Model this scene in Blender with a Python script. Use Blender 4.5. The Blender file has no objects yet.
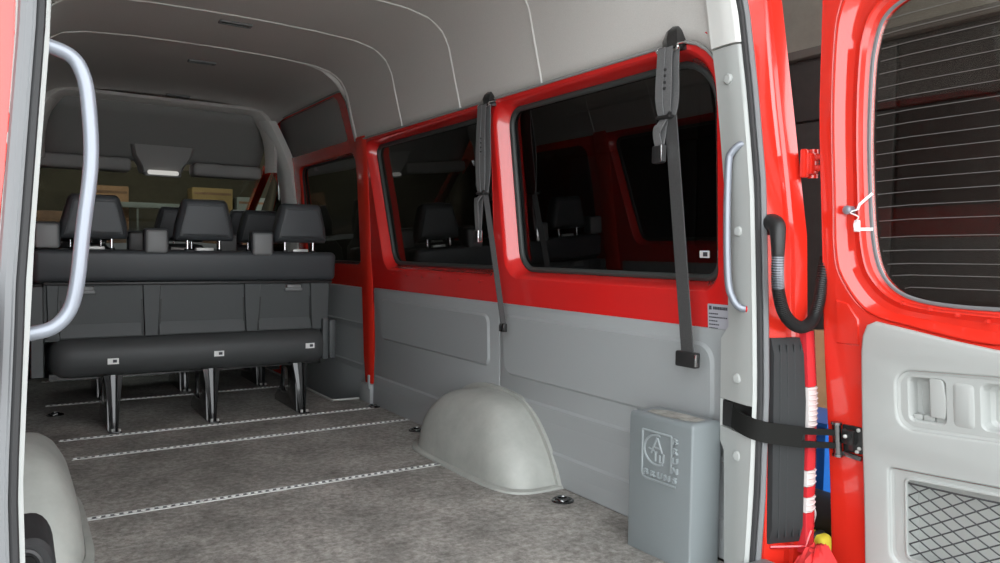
import bpy, bmesh, math, random
from mathutils import Vector, Matrix
random.seed(7)
SC = bpy.context.scene
COL = SC.collection
CX = 0.965                      # centre line of the van
LSH = False
MIR = False                     # True while the left-hand twin of something is built

# ------------------------------------------------------------------ materials
def newmat(name):
    m = bpy.data.materials.new(name); m.use_nodes = True
    nt = m.node_tree; nt.nodes.clear()
    out = nt.nodes.new('ShaderNodeOutputMaterial')
    return m, nt, out
def P(name, col, rough=.5, metal=0., coat=0., noise=0., nscale=40., bump=0., bscale=200., spec=.5, detail=4., col2=None):
    m, nt, out = newmat(name)
    b = nt.nodes.new('ShaderNodeBsdfPrincipled')
    b.inputs['Base Color'].default_value = (*col, 1); b.inputs['Roughness'].default_value = rough
    b.inputs['Metallic'].default_value = metal; b.inputs['Coat Weight'].default_value = coat
    b.inputs['Coat Roughness'].default_value = .06; b.inputs['Specular IOR Level'].default_value = spec
    nt.links.new(b.outputs[0], out.inputs[0])
    tc = None
    if noise or bump:
        tc = nt.nodes.new('ShaderNodeTexCoord')
    if noise:
        n = nt.nodes.new('ShaderNodeTexNoise'); n.inputs['Scale'].default_value = nscale; n.inputs['Detail'].default_value = detail
        n.inputs['Roughness'].default_value = .65
        r = nt.nodes.new('ShaderNodeValToRGB')
        c2 = col2 if col2 else tuple(min(1, c*(1+noise)) for c in col)
        c1 = tuple(c*(1-noise) for c in col) if not col2 else col
        r.color_ramp.elements[0].position = .32; r.color_ramp.elements[1].position = .7
        r.color_ramp.elements[0].color = (*c1, 1); r.color_ramp.elements[1].color = (*c2, 1)
        nt.links.new(tc.outputs['Object'], n.inputs['Vector']); nt.links.new(n.outputs['Fac'], r.inputs[0])
        nt.links.new(r.outputs[0], b.inputs['Base Color'])
    if bump:
        n2 = nt.nodes.new('ShaderNodeTexNoise'); n2.inputs['Scale'].default_value = bscale; n2.inputs['Detail'].default_value = 2
        bp = nt.nodes.new('ShaderNodeBump'); bp.inputs['Strength'].default_value = bump; bp.inputs['Distance'].default_value = .002
        nt.links.new(tc.outputs['Object'], n2.inputs['Vector']); nt.links.new(n2.outputs['Fac'], bp.inputs['Height'])
        nt.links.new(bp.outputs[0], b.inputs['Normal'])
    return m
def GLASS(name, tint, refl=1.0, ior=1.8, dust=0.):
    m, nt, out = newmat(name)
    t = nt.nodes.new('ShaderNodeBsdfTransparent'); t.inputs[0].default_value = (*tint, 1)
    g = nt.nodes.new('ShaderNodeBsdfGlossy'); g.inputs['Roughness'].default_value = .015; g.inputs[0].default_value = (refl, refl, refl, 1)
    f = nt.nodes.new('ShaderNodeFresnel'); f.inputs['IOR'].default_value = ior
    x = nt.nodes.new('ShaderNodeMixShader')
    ge = nt.nodes.new('ShaderNodeNewGeometry'); fr_ = nt.nodes.new('ShaderNodeMath'); fr_.operation = 'SUBTRACT'; fr_.inputs[0].default_value = 1; nt.links.new(ge.outputs['Backfacing'], fr_.inputs[1])
    mu = nt.nodes.new('ShaderNodeMath'); mu.operation = 'MULTIPLY'; nt.links.new(f.outputs[0], mu.inputs[0]); nt.links.new(fr_.outputs[0], mu.inputs[1])
    nt.links.new(mu.outputs[0], x.inputs[0]); nt.links.new(t.outputs[0], x.inputs[1]); nt.links.new(g.outputs[0], x.inputs[2])
    if dust:
        d = nt.nodes.new('ShaderNodeBsdfDiffuse'); d.inputs[0].default_value = (.5, .48, .44, 1)
        tc = nt.nodes.new('ShaderNodeTexCoord'); n = nt.nodes.new('ShaderNodeTexNoise'); n.inputs['Scale'].default_value = 3.5; n.inputs['Detail'].default_value = 5
        mr = nt.nodes.new('ShaderNodeMapRange'); mr.inputs[1].default_value = .3; mr.inputs[2].default_value = .75; mr.inputs[3].default_value = dust*.5; mr.inputs[4].default_value = dust*1.3
        y = nt.nodes.new('ShaderNodeMixShader'); nt.links.new(tc.outputs['Object'], n.inputs['Vector']); nt.links.new(n.outputs['Fac'], mr.inputs[0]); nt.links.new(mr.outputs[0], y.inputs[0])
        nt.links.new(x.outputs[0], y.inputs[1]); nt.links.new(d.outputs[0], y.inputs[2]); x = y
    nt.links.new(x.outputs[0], out.inputs[0])
    return m
def FLOORMAT():
    m, nt, out = newmat('floor_vinyl')
    b = nt.nodes.new('ShaderNodeBsdfPrincipled'); b.inputs['Roughness'].default_value = .62
    tc = nt.nodes.new('ShaderNodeTexCoord')
    def ramp(scale, detail, p0, p1, c0, c1, rough=.6):
        n = nt.nodes.new('ShaderNodeTexNoise'); n.inputs['Scale'].default_value = scale; n.inputs['Detail'].default_value = detail
        n.inputs['Roughness'].default_value = rough
        r = nt.nodes.new('ShaderNodeValToRGB'); r.color_ramp.elements[0].position = p0; r.color_ramp.elements[1].position = p1
        r.color_ramp.elements[0].color = (*c0, 1); r.color_ramp.elements[1].color = (*c1, 1)
        nt.links.new(tc.outputs['Object'], n.inputs['Vector']); nt.links.new(n.outputs['Fac'], r.inputs[0]); return r
    a = ramp(3.2, 9, .36, .66, (.220, .213, .200), (.45, .435, .41), .72)
    s = ramp(38, 8, .38, .66, (.55, .53, .5), (1.25, 1.24, 1.22), .75)
    mul = nt.nodes.new('ShaderNodeMix'); mul.data_type = 'RGBA'; mul.blend_type = 'MULTIPLY'; mul.inputs[0].default_value = 1
    nt.links.new(a.outputs[0], mul.inputs[6]); nt.links.new(s.outputs[0], mul.inputs[7])
    sc = ramp(160, 2, .58, .72, (0, 0, 0), (.13, .127, .12))
    add = nt.nodes.new('ShaderNodeMix'); add.data_type = 'RGBA'; add.blend_type = 'ADD'; add.inputs[0].default_value = 1
    nt.links.new(mul.outputs[2], add.inputs[6]); nt.links.new(sc.outputs[0], add.inputs[7])
    nt.links.new(add.outputs[2], b.inputs['Base Color'])
    nt.links.new(b.outputs[0], out.inputs[0])
    return m
M = dict(
    red=P('red_paint', (.69, .027, .014), .22, coat=1.0, spec=.5),
    redin=P('red_paint_inner', (.69, .018, .016), .22, coat=1.0),
    grey=P('grey_plastic', (.34, .357, .36), .5, bump=.25, bscale=400),
    lgrey=P('light_grey_plastic', (.42, .435, .42), .45, bump=.12, bscale=400),
    jamb=P('pale_grey_trim', (.42, .435, .42), .45),
    jambtop=P('off_white_trim', (.70, .70, .67), .5),
    head=P('headliner_fabric', (.60, .58, .55), .95, noise=.06, nscale=260, bump=.25, bscale=500, spec=.1),
    headrim=P('headliner_fabric_seam', (.68, .67, .64), .8, spec=.2),
    shelf=P('shelf_fabric', (.30, .297, .285), .9, noise=.06, nscale=200, spec=.2),
    shelf2=P('shelf_edge_fabric', (.36, .353, .34), .9, spec=.2),
    arch=P('arch_plastic', (.40, .41, .38), .5, noise=.12, nscale=6, bump=.2, bscale=300),
    boxp=P('jack_box_plastic', (.185, .207, .212), .48, bump=.35, bscale=500),
    emb=P('highlit_emblem_plastic', (.27, .30, .305), .45),  # box plastic made lighter, painting in the light on the raised letters
    dirt=P('dusty_grey_plastic', (.30, .29, .26), .8, noise=.4, nscale=25),
    floor=FLOORMAT(),
    alu=P('aluminium', (.88, .88, .86), .35, metal=.25),
    alud=P('dull_aluminium', (.60, .60, .58), .45, metal=.4),
    steel=P('grey_coated_steel', (.25, .27, .31), .3, metal=.3, coat=.4),
    chrome=P('chrome', (.8, .8, .8), .12, metal=1.0),
    dchrome=P('dark_plated_steel', (.22, .22, .22), .25, metal=1.0),
    black=P('black_plastic', (.018, .018, .018), .42),
    blackr=P('black_rubber', (.022, .022, .023), .6),
    matt=P('matt_black', (.010, .010, .009), .85, spec=.25),
    blackm=P('black_metal', (.015, .015, .015), .25, coat=.6),
    sealr=P('dark_seal_rubber', (.045, .052, .050), .5),
    greyr=P('grey_rubber', (.17, .175, .18), .5),
    seat=P('seat_leather', (.050, .055, .060), .45, bump=.2, bscale=260),
    seatp=P('seat_shell_plastic', (.070, .076, .077), .55, bump=.2, bscale=400),
    seatc=P('seat_base_cloth', (.060, .063, .064), .55, bump=.15, bscale=500),
    outlet=P('belt_outlet_plastic', (.20, .205, .205), .45),
    web=P('webbing', (.065, .065, .065), .75, noise=.25, nscale=300),
    webl=P('webbing_grey', (.135, .135, .135), .75, noise=.25, nscale=300),
    white=P('white_label', (.85, .85, .83), .5),
    ink=P('label_ink', (.05, .05, .06), .6),
    labelgrey=P('silver_label', (.42, .42, .46), .4),
    glass=GLASS('privacy_glass', (.24, .25, .25), .9),
    wind=GLASS('windscreen_glass', (.74, .76, .73), .5),
    dglass=GLASS('tinted_door_glass', (.66, .66, .64), .95, ior=2.05),
    heat=P('heater_wire', (.15, .15, .145), .7, spec=.2),
    lampred=P('red_lens', (.62, .03, .04), .15, coat=1.0),
    lampclear=P('clear_lens', (.75, .70, .68), .2, coat=1.0),
    lamphouse=P('lamp_housing', (.018, .020, .021), .6, bump=.3, bscale=120),
    concrete=P('concrete_ground', (.30, .29, .27), .9, noise=.2, nscale=8),
    plaster=P('plaster_wall', (.40, .37, .31), .95, noise=.08, nscale=10),
    plasterd=P('garage_ceiling_boards', (.16, .15, .13), .95, noise=.1, nscale=10),
    olive=P('olive_wall', (.085, .072, .042), .9, noise=.15, nscale=6),
    cab=P('dark_cabinet', (.060, .057, .053), .6, noise=.1, nscale=20),
    card=P('cardboard', (.34, .19, .09), .85, noise=.1, nscale=14),
    blue=P('blue_plastic', (.02, .17, .62), .4),
    redcloth=P('red_cloth', (.66, .03, .03), .8),
    yellow=P('yellow_fabric', (.75, .62, .04), .7),
    wood=P('worn_wood', (.22, .12, .06), .75, noise=.3, nscale=9),
    ochre=P('ochre_carton', (.30, .20, .07), .8),
    green=P('grey_green_bar', (.22, .24, .20), .7),
    mesh=P('net_cord', (.045, .047, .048), .6),
    dash=P('dashboard_plastic', (.025, .025, .026), .6),
)

# ------------------------------------------------------------------ helpers
def wloc(o):
    v = Vector((0, 0, 0))
    while o is not None: v += o.location; o = o.parent
    return v
def tag(o, label=None, cat=None, group=None, kind=None):
    if label: o['label'] = label
    if cat: o['category'] = cat
    if group: o['group'] = group
    if kind: o['kind'] = kind
    return o
def lsh(z): return interp(z, [0, .42, .94, 1.41, 2.0], [-.06, -.055, -.038, -.006, 0])
def mx(v): return Vector((2*CX - v[0], v[1], v[2])) if MIR else Vector(v)
def mk(name, bm, mat, parent=None, label=None, cat=None, group=None, kind=None, angle=38, flat=False):
    if MIR:
        for v in bm.verts: v.co.x = 2*CX - v.co.x + (lsh(v.co.z) if LSH else 0)
        bmesh.ops.reverse_faces(bm, faces=bm.faces[:])
    me = bpy.data.meshes.new(name)
    if parent is not None: off = wloc(parent)
    else:
        xs = [v.co for v in bm.verts]
        off = Vector(((min(c.x for c in xs)+max(c.x for c in xs))/2, (min(c.y for c in xs)+max(c.y for c in xs))/2, min(c.z for c in xs)))
    for v in bm.verts: v.co -= off
    bm.to_mesh(me); bm.free()
    for p in me.polygons: p.use_smooth = not flat
    if not flat: me.set_sharp_from_angle(angle=math.radians(angle))
    for m in (mat if isinstance(mat, (list, tuple)) else [mat]): me.materials.append(M[m] if isinstance(m, str) else m)
    o = bpy.data.objects.new(name, me); COL.objects.link(o)
    if parent is not None: o.parent = parent
    else: o.location = off
    return tag(o, label, cat, group, kind)
def thing(name, loc, label, cat, group=None, kind=None):
    o = bpy.data.objects.new(name, None); COL.objects.link(o); o.empty_display_size = .05
    o.location = mx(loc); return tag(o, label, cat, group, kind)
def dup(root, delta, label=None, group=None):
    c = root.copy(); COL.objects.link(c); c.location = root.location + Vector(delta)
    if label: c['label'] = label
    if group: c['group'] = group
    def rec(a, b):
        for ch in a.children:
            d = ch.copy(); COL.objects.link(d); d.parent = b; rec(ch, d)
    rec(root, c); return c
def NB(): return bmesh.new()
def merge(bm, other):
    me = bpy.data.meshes.new('tmp'); other.to_mesh(me); other.free(); bm.from_mesh(me); bpy.data.meshes.remove(me)
def box(bm, a, b, bev=0., seg=2, rot=None, piv=None, mi=0):
    t = NB(); bmesh.ops.create_cube(t, size=1)
    s = [b[i]-a[i] for i in range(3)]; c = [(a[i]+b[i])/2 for i in range(3)]
    for v in t.verts: v.co = Vector((v.co.x*s[0]+c[0], v.co.y*s[1]+c[1], v.co.z*s[2]+c[2]))
    if bev: bmesh.ops.bevel(t, geom=t.verts[:]+t.edges[:], offset=bev, segments=seg, profile=.5, affect='EDGES')
    if rot is not None:
        p = Vector(piv if piv else c)
        for v in t.verts: v.co = rot @ (v.co-p) + p
    for f in t.faces: f.material_index = mi
    merge(bm, t); return bm
def loft(bm, loops, closed=True, cap0=False, cap1=False, mi=0):
    rows = [[bm.verts.new(p) for p in L] for L in loops]
    n = len(rows[0])
    for i in range(len(rows)-1):
        for j in range(n if closed else n-1):
            k = (j+1) % n
            f = bm.faces.new((rows[i][j], rows[i][k], rows[i+1][k], rows[i+1][j])); f.material_index = mi
    if cap0: bm.faces.new(rows[0][::-1]).material_index = mi
    if cap1: bm.faces.new(rows[-1]).material_index = mi
    return rows
def fixn(bm): bmesh.ops.recalc_face_normals(bm, faces=bm.faces[:]); return bm
def catmull(pts, n=6, closed=False):
    pts = [Vector(p) for p in pts]; N = len(pts); out = []
    for i in range(N if closed else N-1):
        g = (lambda k: pts[k % N]) if closed else (lambda k: pts[max(0, min(N-1, k))])
        p0, p1, p2, p3 = g(i-1), g(i), g(i+1), g(i+2)
        for s in range(n):
            t = s/n
            out.append(.5*((2*p1)+(p2-p0)*t+(2*p0-5*p1+4*p2-p3)*t*t+(3*p1-p0-3*p2+p3)*t**3))
    if not closed: out.append(pts[-1])
    return out
def frames(pts, up=None):
    T = []
    for i in range(len(pts)):
        a = pts[max(0, i-1)]; b = pts[min(len(pts)-1, i+1)]; d = (b-a)
        T.append(d.normalized() if d.length > 1e-9 else Vector((0, 0, 1)))
    u = Vector(up) if up else (Vector((0, 0, 1)) if abs(T[0].z) < .9 else Vector((1, 0, 0)))
    res = []
    for t in T:
        s = t.cross(u)
        if s.length < 1e-6: s = t.orthogonal()
        s.normalize(); w = s.cross(t).normalized()
        if not up: u = w
        res.append((t, s, w))
    return res
def tube(bm, pts, r, n=10, cap=True, mi=0):
    pts = [Vector(p) for p in pts]; fr = frames(pts)
    L = []
    for i, (p, (t, s, w)) in enumerate(zip(pts, fr)):
        rr = r[i] if isinstance(r, (list, tuple)) else r
        L.append([p + (s*math.cos(2*math.pi*k/n)+w*math.sin(2*math.pi*k/n))*rr for k in range(n)])
    loft(bm, L, True, cap, cap, mi); return bm
def ribbon(bm, pts, wdir, width, th, mi=0):
    """flat band swept along pts; wdir is the direction of its width"""
    pts = [Vector(p) for p in pts]; wd = Vector(wdir).normalized(); L = []
    for i, (t, s, w) in enumerate(frames(pts)):
        ww = (wd - t*wd.dot(t)).normalized(); nn = t.cross(ww).normalized()
        W = width[i] if isinstance(width, (list, tuple)) else width
        p = pts[i]
        L.append([p+ww*W/2+nn*th/2, p-ww*W/2+nn*th/2, p-ww*W/2-nn*th/2, p+ww*W/2-nn*th/2])
    loft(bm, L, True, True, True, mi); return bm
def cyl(bm, p0, p1, r0, r1=None, n=16, mi=0): return tube(bm, [p0, p1], [r0, r0 if r1 is None else r1], n, True, mi)
def rrect(x0, y0, x1, y1, r, n=6):
    if not isinstance(r, (list, tuple)): r = [r]*4      # order: (x0,y0) (x1,y0) (x1,y1) (x0,y1)
    out = []
    for (cx, cy, a0, rr) in ((x0+r[0], y0+r[0], 180, r[0]), (x1-r[1], y0+r[1], 270, r[1]), (x1-r[2], y1-r[2], 0, r[2]), (x0+r[3], y1-r[3], 90, r[3])):
        for k in range(n+1):
            a = math.radians(a0+90*k/n); out.append((cx+rr*math.cos(a), cy+rr*math.sin(a)))
    return out
def plate(outer, holes=(), depth=.01, bev=0., bres=2, cuts=0):
    """flat plate with holes as a bmesh in x,y, centred on z"""
    cu = bpy.data.curves.new('tmp', 'CURVE'); cu.dimensions = '2D'; cu.fill_mode = 'BOTH'
    cu.extrude = max(0, depth/2-bev); cu.bevel_depth = bev; cu.bevel_resolution = bres; cu.offset = -bev
    for L in [outer, *holes]:
        sp = cu.splines.new('POLY'); sp.points.add(len(L)-1); sp.use_cyclic_u = True
        for p, q in zip(sp.points, L): p.co = (q[0], q[1], 0, 1)
    ob = bpy.data.objects.new('tmp', cu); COL.objects.link(ob)
    me = bpy.data.meshes.new_from_object(ob.evaluated_get(bpy.context.evaluated_depsgraph_get()))
    bm = NB(); bm.from_mesh(me); bpy.data.meshes.remove(me)
    bpy.data.objects.remove(ob); bpy.data.curves.remove(cu)
    bmesh.ops.remove_doubles(bm, verts=bm.verts[:], dist=1e-5)
    for axis, vals in (cuts or ()):
        no = Vector((1, 0, 0)) if axis == 0 else Vector((0, 1, 0))
        for c in vals: bmesh.ops.bisect_plane(bm, geom=bm.verts[:]+bm.edges[:]+bm.faces[:], dist=1e-6, plane_co=no*c, plane_no=no)
    return bm
def remap(bm, fn):
    for v in bm.verts: v.co = Vector(fn(*v.co))
    return fixn(bm)
def interp(x, xs, ys):
    if x <= xs[0]: return ys[0]
    for i in range(len(xs)-1):
        if x <= xs[i+1]:
            t = (x-xs[i])/(xs[i+1]-xs[i]); return ys[i]+(ys[i+1]-ys[i])*t
    return ys[-1]
def frange(a, b, n): return [a+(b-a)*i/(n-1) for i in range(n)]
def txt(s, size, depth, fn, bm, bold=0.):
    cu = bpy.data.curves.new('tmp', 'FONT'); cu.body = s; cu.size = size; cu.extrude = depth; cu.offset = bold
    cu.align_x = 'CENTER'; cu.align_y = 'CENTER'; cu.resolution_u = 3
    ob = bpy.data.objects.new('tmp', cu); COL.objects.link(ob)
    me = bpy.data.meshes.new_from_object(ob.evaluated_get(bpy.context.evaluated_depsgraph_get()))
    t = NB(); t.from_mesh(me); bpy.data.meshes.remove(me); bpy.data.objects.remove(ob); bpy.data.curves.remove(cu)
    for v in t.verts: v.co = Vector(fn(*v.co))
    merge(bm, t); return bm

# ------------------------------------------------------------------ camera, world
def cam():
    yaw, pit, rol = .571487, .03912495, .01473988
    f = Vector((math.sin(yaw)*math.cos(pit), math.cos(yaw)*math.cos(pit), -math.sin(pit)))
    r = Vector((math.cos(yaw), -math.sin(yaw), 0)); u = r.cross(f)
    r2 = r*math.cos(rol)+u*math.sin(rol); u2 = u*math.cos(rol)-r*math.sin(rol)
    cd = bpy.data.cameras.new('camera'); cd.sensor_width = 36; cd.lens = .75415*36; cd.clip_start = .02
    o = bpy.data.objects.new('camera', cd); COL.objects.link(o)
    o.matrix_world = Matrix(((r2.x, u2.x, -f.x, 0), (r2.y, u2.y, -f.y, 0), (r2.z, u2.z, -f.z, 1.0), (0, 0, 0, 1)))
    SC.camera = o
cam()
m_, nt_, out_ = newmat('lit_dome_lens'); em_ = nt_.nodes.new('ShaderNodeEmission'); em_.inputs[0].default_value = (1, .98, .92, 1); em_.inputs[1].default_value = .55
nt_.links.new(em_.outputs[0], out_.inputs[0]); M['lamp'] = m_
w = bpy.data.worlds.new('sky'); SC.world = w; w.use_nodes = True
bg = w.node_tree.nodes['Background']; bg.inputs[0].default_value = (.93, .97, 1.0, 1); bg.inputs[1].default_value = 4.4
SC.view_settings.view_transform = 'Standard'; SC.view_settings.look = 'None'
SC.view_settings.gamma = 1; SC.view_settings.use_curve_mapping = False; SC.view_settings.exposure = 0.0

# ------------------------------------------------------------------ garage shell
GY0 = 0.6
def shell(name, a, b, mat): mk(name, box(NB(), a, b), mat, kind='structure', flat=True)
shell('ground', (-9, -14, -.85), (10, 11.6, -.75), 'concrete')
shell('wall_garage_right', (3.6, GY0, -.75), (3.8, 4.6, 2.9), 'plaster')
shell('wall_garage_right_end', (3.6, 4.6, -.75), (3.8, 11.4, 2.9), 'olive')
shell('wall_garage_left', (-2.4, GY0, -.75), (-2.2, 11.4, 2.9), 'olive')
shell('wall_garage_front', (-2.2, 11.2, -.75), (3.6, 11.4, 2.9), 'olive')
shell('ceiling_garage', (-2.4, GY0, 2.9), (3.8, 8.3, 3.0), 'plasterd')  # gap left among the ceiling pieces is an added opening to light the front wall
shell('ceiling_garage_end', (-2.4, 9.8, 2.9), (3.8, 11.4, 3.0), 'plasterd')
shell('ceiling_garage_side', (-2.4, 8.3, 2.9), (-.8, 9.8, 3.0), 'plasterd')
shell('ceiling_garage_corner', (3.2, 8.3, 2.9), (3.8, 9.8, 3.0), 'plasterd')

# ------------------------------------------------------------------ van side profile
WZ = [-.6, 0, .4, .76, .93, 1.3, 1.72, 1.87, 2.02, 2.08, 2.14]
WX = [1.95, 1.955, 1.966, 1.955, 1.942, 1.925, 1.90, 1.862, 1.825, 1.79, 1.72]
def wx(z): return interp(z, WZ, WX)
ZC = frange(-.1, 1.9, 21); 

# floor
fo = [(-.03, 1.74), (1.957, 1.74), (1.965, 4.73)]
fo += [(1.80, 4.745), (1.768, 4.76), (1.757, 4.80), (1.757, 6.6), (-.03, 6.6)]
bm = plate(fo, (), .05, .004)
mk('floor', remap(bm, lambda x, y, z: (x, y, z-.025)), 'floor', kind='structure', flat=True)
bm = NB(); tube(bm, catmull([(1.965, 4.735, .004), (1.80, 4.75, .004), (1.768, 4.765, .004), (1.752, 4.81, .004), (1.752, 5.5, .004), (1.752, 6.55, .004)], 5), .008, 6)
mk('trim_1', bm, 'alud', kind='structure')
bm = NB(); box(bm, (1.757, 4.74, -.32), (2.2, 6.55, -.29)); box(bm, (1.745, 4.76, -.30), (1.757, 6.55, -.045)); box(bm, (1.757, 4.735, -.3), (2.0, 4.75, -.05))
mk('floor_step', bm, 'grey', kind='structure', flat=True)
bm = NB(); box(bm, (-.02, 1.50, -.035), (1.95, 1.745, -.004), .006)
mk('trim_2', bm, 'alud', kind='structure')
bm = NB(); box(bm, (-.15, 1.40, -.6), (2.09, 1.50, -.05), .02); mk('trim_3', bm, 'black', kind='structure')

# ---- side walls (red steel sheet with window openings), windows, grey trim panels
HOLES = [dict(n=1, h=(1.695, .878, 3.045, 1.698), p=(1.735, .913, 2.997, 1.672), r=(.07, .10, .09, .18), sk=.09),
         dict(n=2, h=(3.070, .878, 4.565, 1.698), p=(3.075, .913, 4.540, 1.672), r=(.07, .08, .08, .07), sk=.28)]
def hl(d, key, g=0):
    a = d[key]
    return [(y+d['sk']*(z-1.6)*(y-a[0])/(a[2]-a[0]), z) for y, z in rrect(a[0]-g, a[1]-g, a[2]+g, a[3]+g, [q+g for q in d['r']], 8)]
def side_walls(side):
    # red sheet
    outer = [(1.578, .66), (4.66, .66), (4.66, 1.755), (1.578, 1.755)]
    bm = plate(outer, [hl(d, 'h') for d in HOLES], .012, 0, cuts=[(1, frange(.70, 1.76, 19))])
    remap(bm, lambda y, z, w_: (wx(z)+.006+w_, y, z))
    for d in HOLES:
        H = hl(d, 'h'); Pn = hl(d, 'p'); L = []
        for (f, dep) in ((0, 0), (.14, .004), (.38, .016), (.70, .044), (.92, .064), (1, .072), (1.0, .085)):
            L.append([(wx(z0)+dep, y0+(y1-y0)*f, z0+(z1-z0)*f) for (y0, z0), (y1, z1) in zip(H, Pn)])
        loft(bm, L)
    # press marks below the windows
    for y in frange(3.2, 4.25, 6):
        t = NB(); tube(t, [(wx(.855)+.004, y-.02, .858), (wx(.855)-.004, y, .853), (wx(.855)+.004, y+.025, .85)], .006, 6); merge(bm, t)
    fixn(bm)
    mk('wall_'+side, bm, 'redin', kind='structure')
    for d in HOLES:
        bm = plate(hl(d, 'p', .012), (), .004, 0, cuts=[(1, frange(.95, 1.64, 9))])
        remap(bm, lambda y, z, w_: (wx(z)+.080+w_, y, z))
        win = mk('window_%d' % (d['n']+(0 if side == 'right' else 3)), bm, 'glass', kind='structure')
        bm = NB(); pts = [Vector((wx(z)+.069, y, z)) for y, z in hl(d, 'p', -.008)]
        tube(bm, pts+[pts[0], pts[1]], .013, 8); mk('rubber_seal', bm, 'sealr', win)
    # grey lower panels with embossed fields
    def panel(name, y0, y1, fields, creases):
        bm = plate(rrect(y0, .002, y1, .757, .012, 3), (), .012, .004, cuts=[(1, frange(.05, .74, 12))])
        remap(bm, lambda y, z, w_: (wx(z)-.004+w_, y, z))
        for (a, b, c, d_, r) in fields:
            o = rrect(a, b, c, d_, r, 6); q = rrect(a+.018, b+.018, c-.018, d_-.018, max(.005, r-.012), 6)
            t = NB(); loft(t, [[(wx(z)-.004, y, z) for y, z in o], [(wx(z)-.019, y, z) for y, z in q]])
            t2 = plate(q, (), .001, 0, cuts=[(1, frange(b+.05, d_-.05, 5))]); remap(t2, lambda y, z, w_: (wx(z)-.0185+w_, y, z)); merge(t, t2); merge(bm, t)
        for z in creases:
            t = NB(); loft(t, [[(wx(z)-.008, y0+.02, z), (wx(z)-.008, y1-.02, z)], [(wx(z)-.018, y0+.03, z-.014), (wx(z)-.018, y1-.03, z-.014)], [(wx(z)-.009, y0+.02, z-.11), (wx(z)-.009, y1-.02, z-.11)]], False); merge(bm, t)
        fixn(bm); return mk(name, bm, 'grey', kind='structure')
    k = 4 if side == 'right' else 7
    panel('trim_%d' % k, 1.612, 3.028, [(1.70, .415, 3.00, .715, .07)], [.338, .147])
    panel('trim_%d' % (k+1), 3.034, 4.53, [(3.11, .43, 4.425, .702, .05)], [.20])
    # B pillar behind the sliding door opening
    bm = NB()
    L = []
    for z, y1, dx in ((-.02, 4.69, .0), (.13, 4.69, .0), (.30, 4.72, -.005), (.75, 4.735, -.008), (1.3, 4.735, -.008), (1.735, 4.74, 0)):
        X = wx(z)+dx
        L.append([(X+.004, 4.568, z), (X-.004, 4.58, z), (X-.010, 4.62, z), (X-.008, y1-.02, z), (X+.03, y1, z), (X+.09, y1+.01, z), (X+.09, 4.60, z)])
    loft(bm, L, True, True, True); fixn(bm)
    mk('trim_%d' % (k+2), bm, 'red', kind='structure')
    bm = NB(); box(bm, (1.925, 4.535, .0), (1.985, 4.72, .125), .012); box(bm, (1.918, 4.54, .10), (1.93, 4.56, .19), .004); mk('pillar_foot_cap' , bm, 'grey', kind='structure')
side_walls('right')
MIR = True; side_walls('left'); MIR = False

# ---- headliner
HP = [(wx(1.40)-.012, 1.40), (1.907, 1.55), (1.898, 1.72), (1.86, 1.87), (1.825, 2.02), (1.79, 2.085), (1.72, 2.138), (1.60, 2.166), (1.37, 2.181), (1.15, 2.186), (CX, 2.188)]
def zedge(y, right=True):
    if y < 1.86:
        t = min(1, (1.86-y)/.20); return 1.717-.20*(1-math.sqrt(max(0, 1-t*t)))
    if right and y > 4.74:
        if y < 4.84: t = (4.84-y)/.10; return 2.045-.05*(1-math.sqrt(max(0, 1-t*t))) if t < .98 else 1.95-(t-.98)/.02*.22
        return 2.045
    return 1.717
def profile(ze, n=26):
    pts = [p for p in HP if p[1] > ze+1e-4]
    zs = [p[1] for p in HP]; xs = [p[0] for p in HP]
    pts = [(interp(ze, zs, xs), ze)]+pts
    d = [0]
    for a, b in zip(pts, pts[1:]): d.append(d[-1]+math.hypot(b[0]-a[0], b[1]-a[1]))
    out = []
    for i in range(n):
        s = d[-1]*i/(n-1); out.append((interp(s, d, [p[0] for p in pts]), interp(s, d, [p[1] for p in pts])))
    return out
ys = [1.62, 1.64, 1.66, 1.665, 1.68, 1.70, 1.73, 1.77, 1.82, 1.86]+frange(2.0, 4.6, 14)+[4.70, 4.738, 4.742, 4.744, 4.75, 4.76, 4.78, 4.80, 4.84]+frange(5.0, 6.15, 8)+[6.2, 6.24]
rows = []
for y in ys:
    fr = 0
    if y > 6.0: fr = ((y-6.0)/.24)**2*.05
    Rr = profile(zedge(y)); Ll = profile(zedge(y, False))
    rows.append([(x-fr*.6, y, z-fr) for x, z in Rr]+[(2*CX-x+fr*.6, y, z-fr) for x, z in Ll[::-1][1:]])
bm = NB(); loft(bm, rows, False); fixn(bm)
for f in bm.faces:
    if f.calc_center_median().z > 2.1 and f.normal.z > 0: bmesh.ops.reverse_faces(bm, faces=bm.faces[:]); break
ceil = mk('ceiling', bm, 'head', kind='structure', angle=60)
so = ceil.modifiers.new('thick', 'SOLIDIFY'); so.thickness = .03; so.offset = -1
for y in (2.64, 3.34, 4.02, 4.71):
    pr = profile(1.717, 40); full = pr+[(2*CX-x, z) for x, z in pr[::-1][1:]]
    bm = NB(); tube(bm, [(CX+(x-CX)*.9975, y, z-.002) for x, z in full], .0048, 6); mk('headliner_seam', bm, 'headrim', ceil)
bm = NB(); e = [Vector((interp(zedge(y), [p[1] for p in HP], [p[0] for p in HP])-.003, y, zedge(y))) for y in ys if 1.66 <= y]
tube(bm, e, .006, 6); mk('headliner_edge', bm, 'shelf', ceil)
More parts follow.
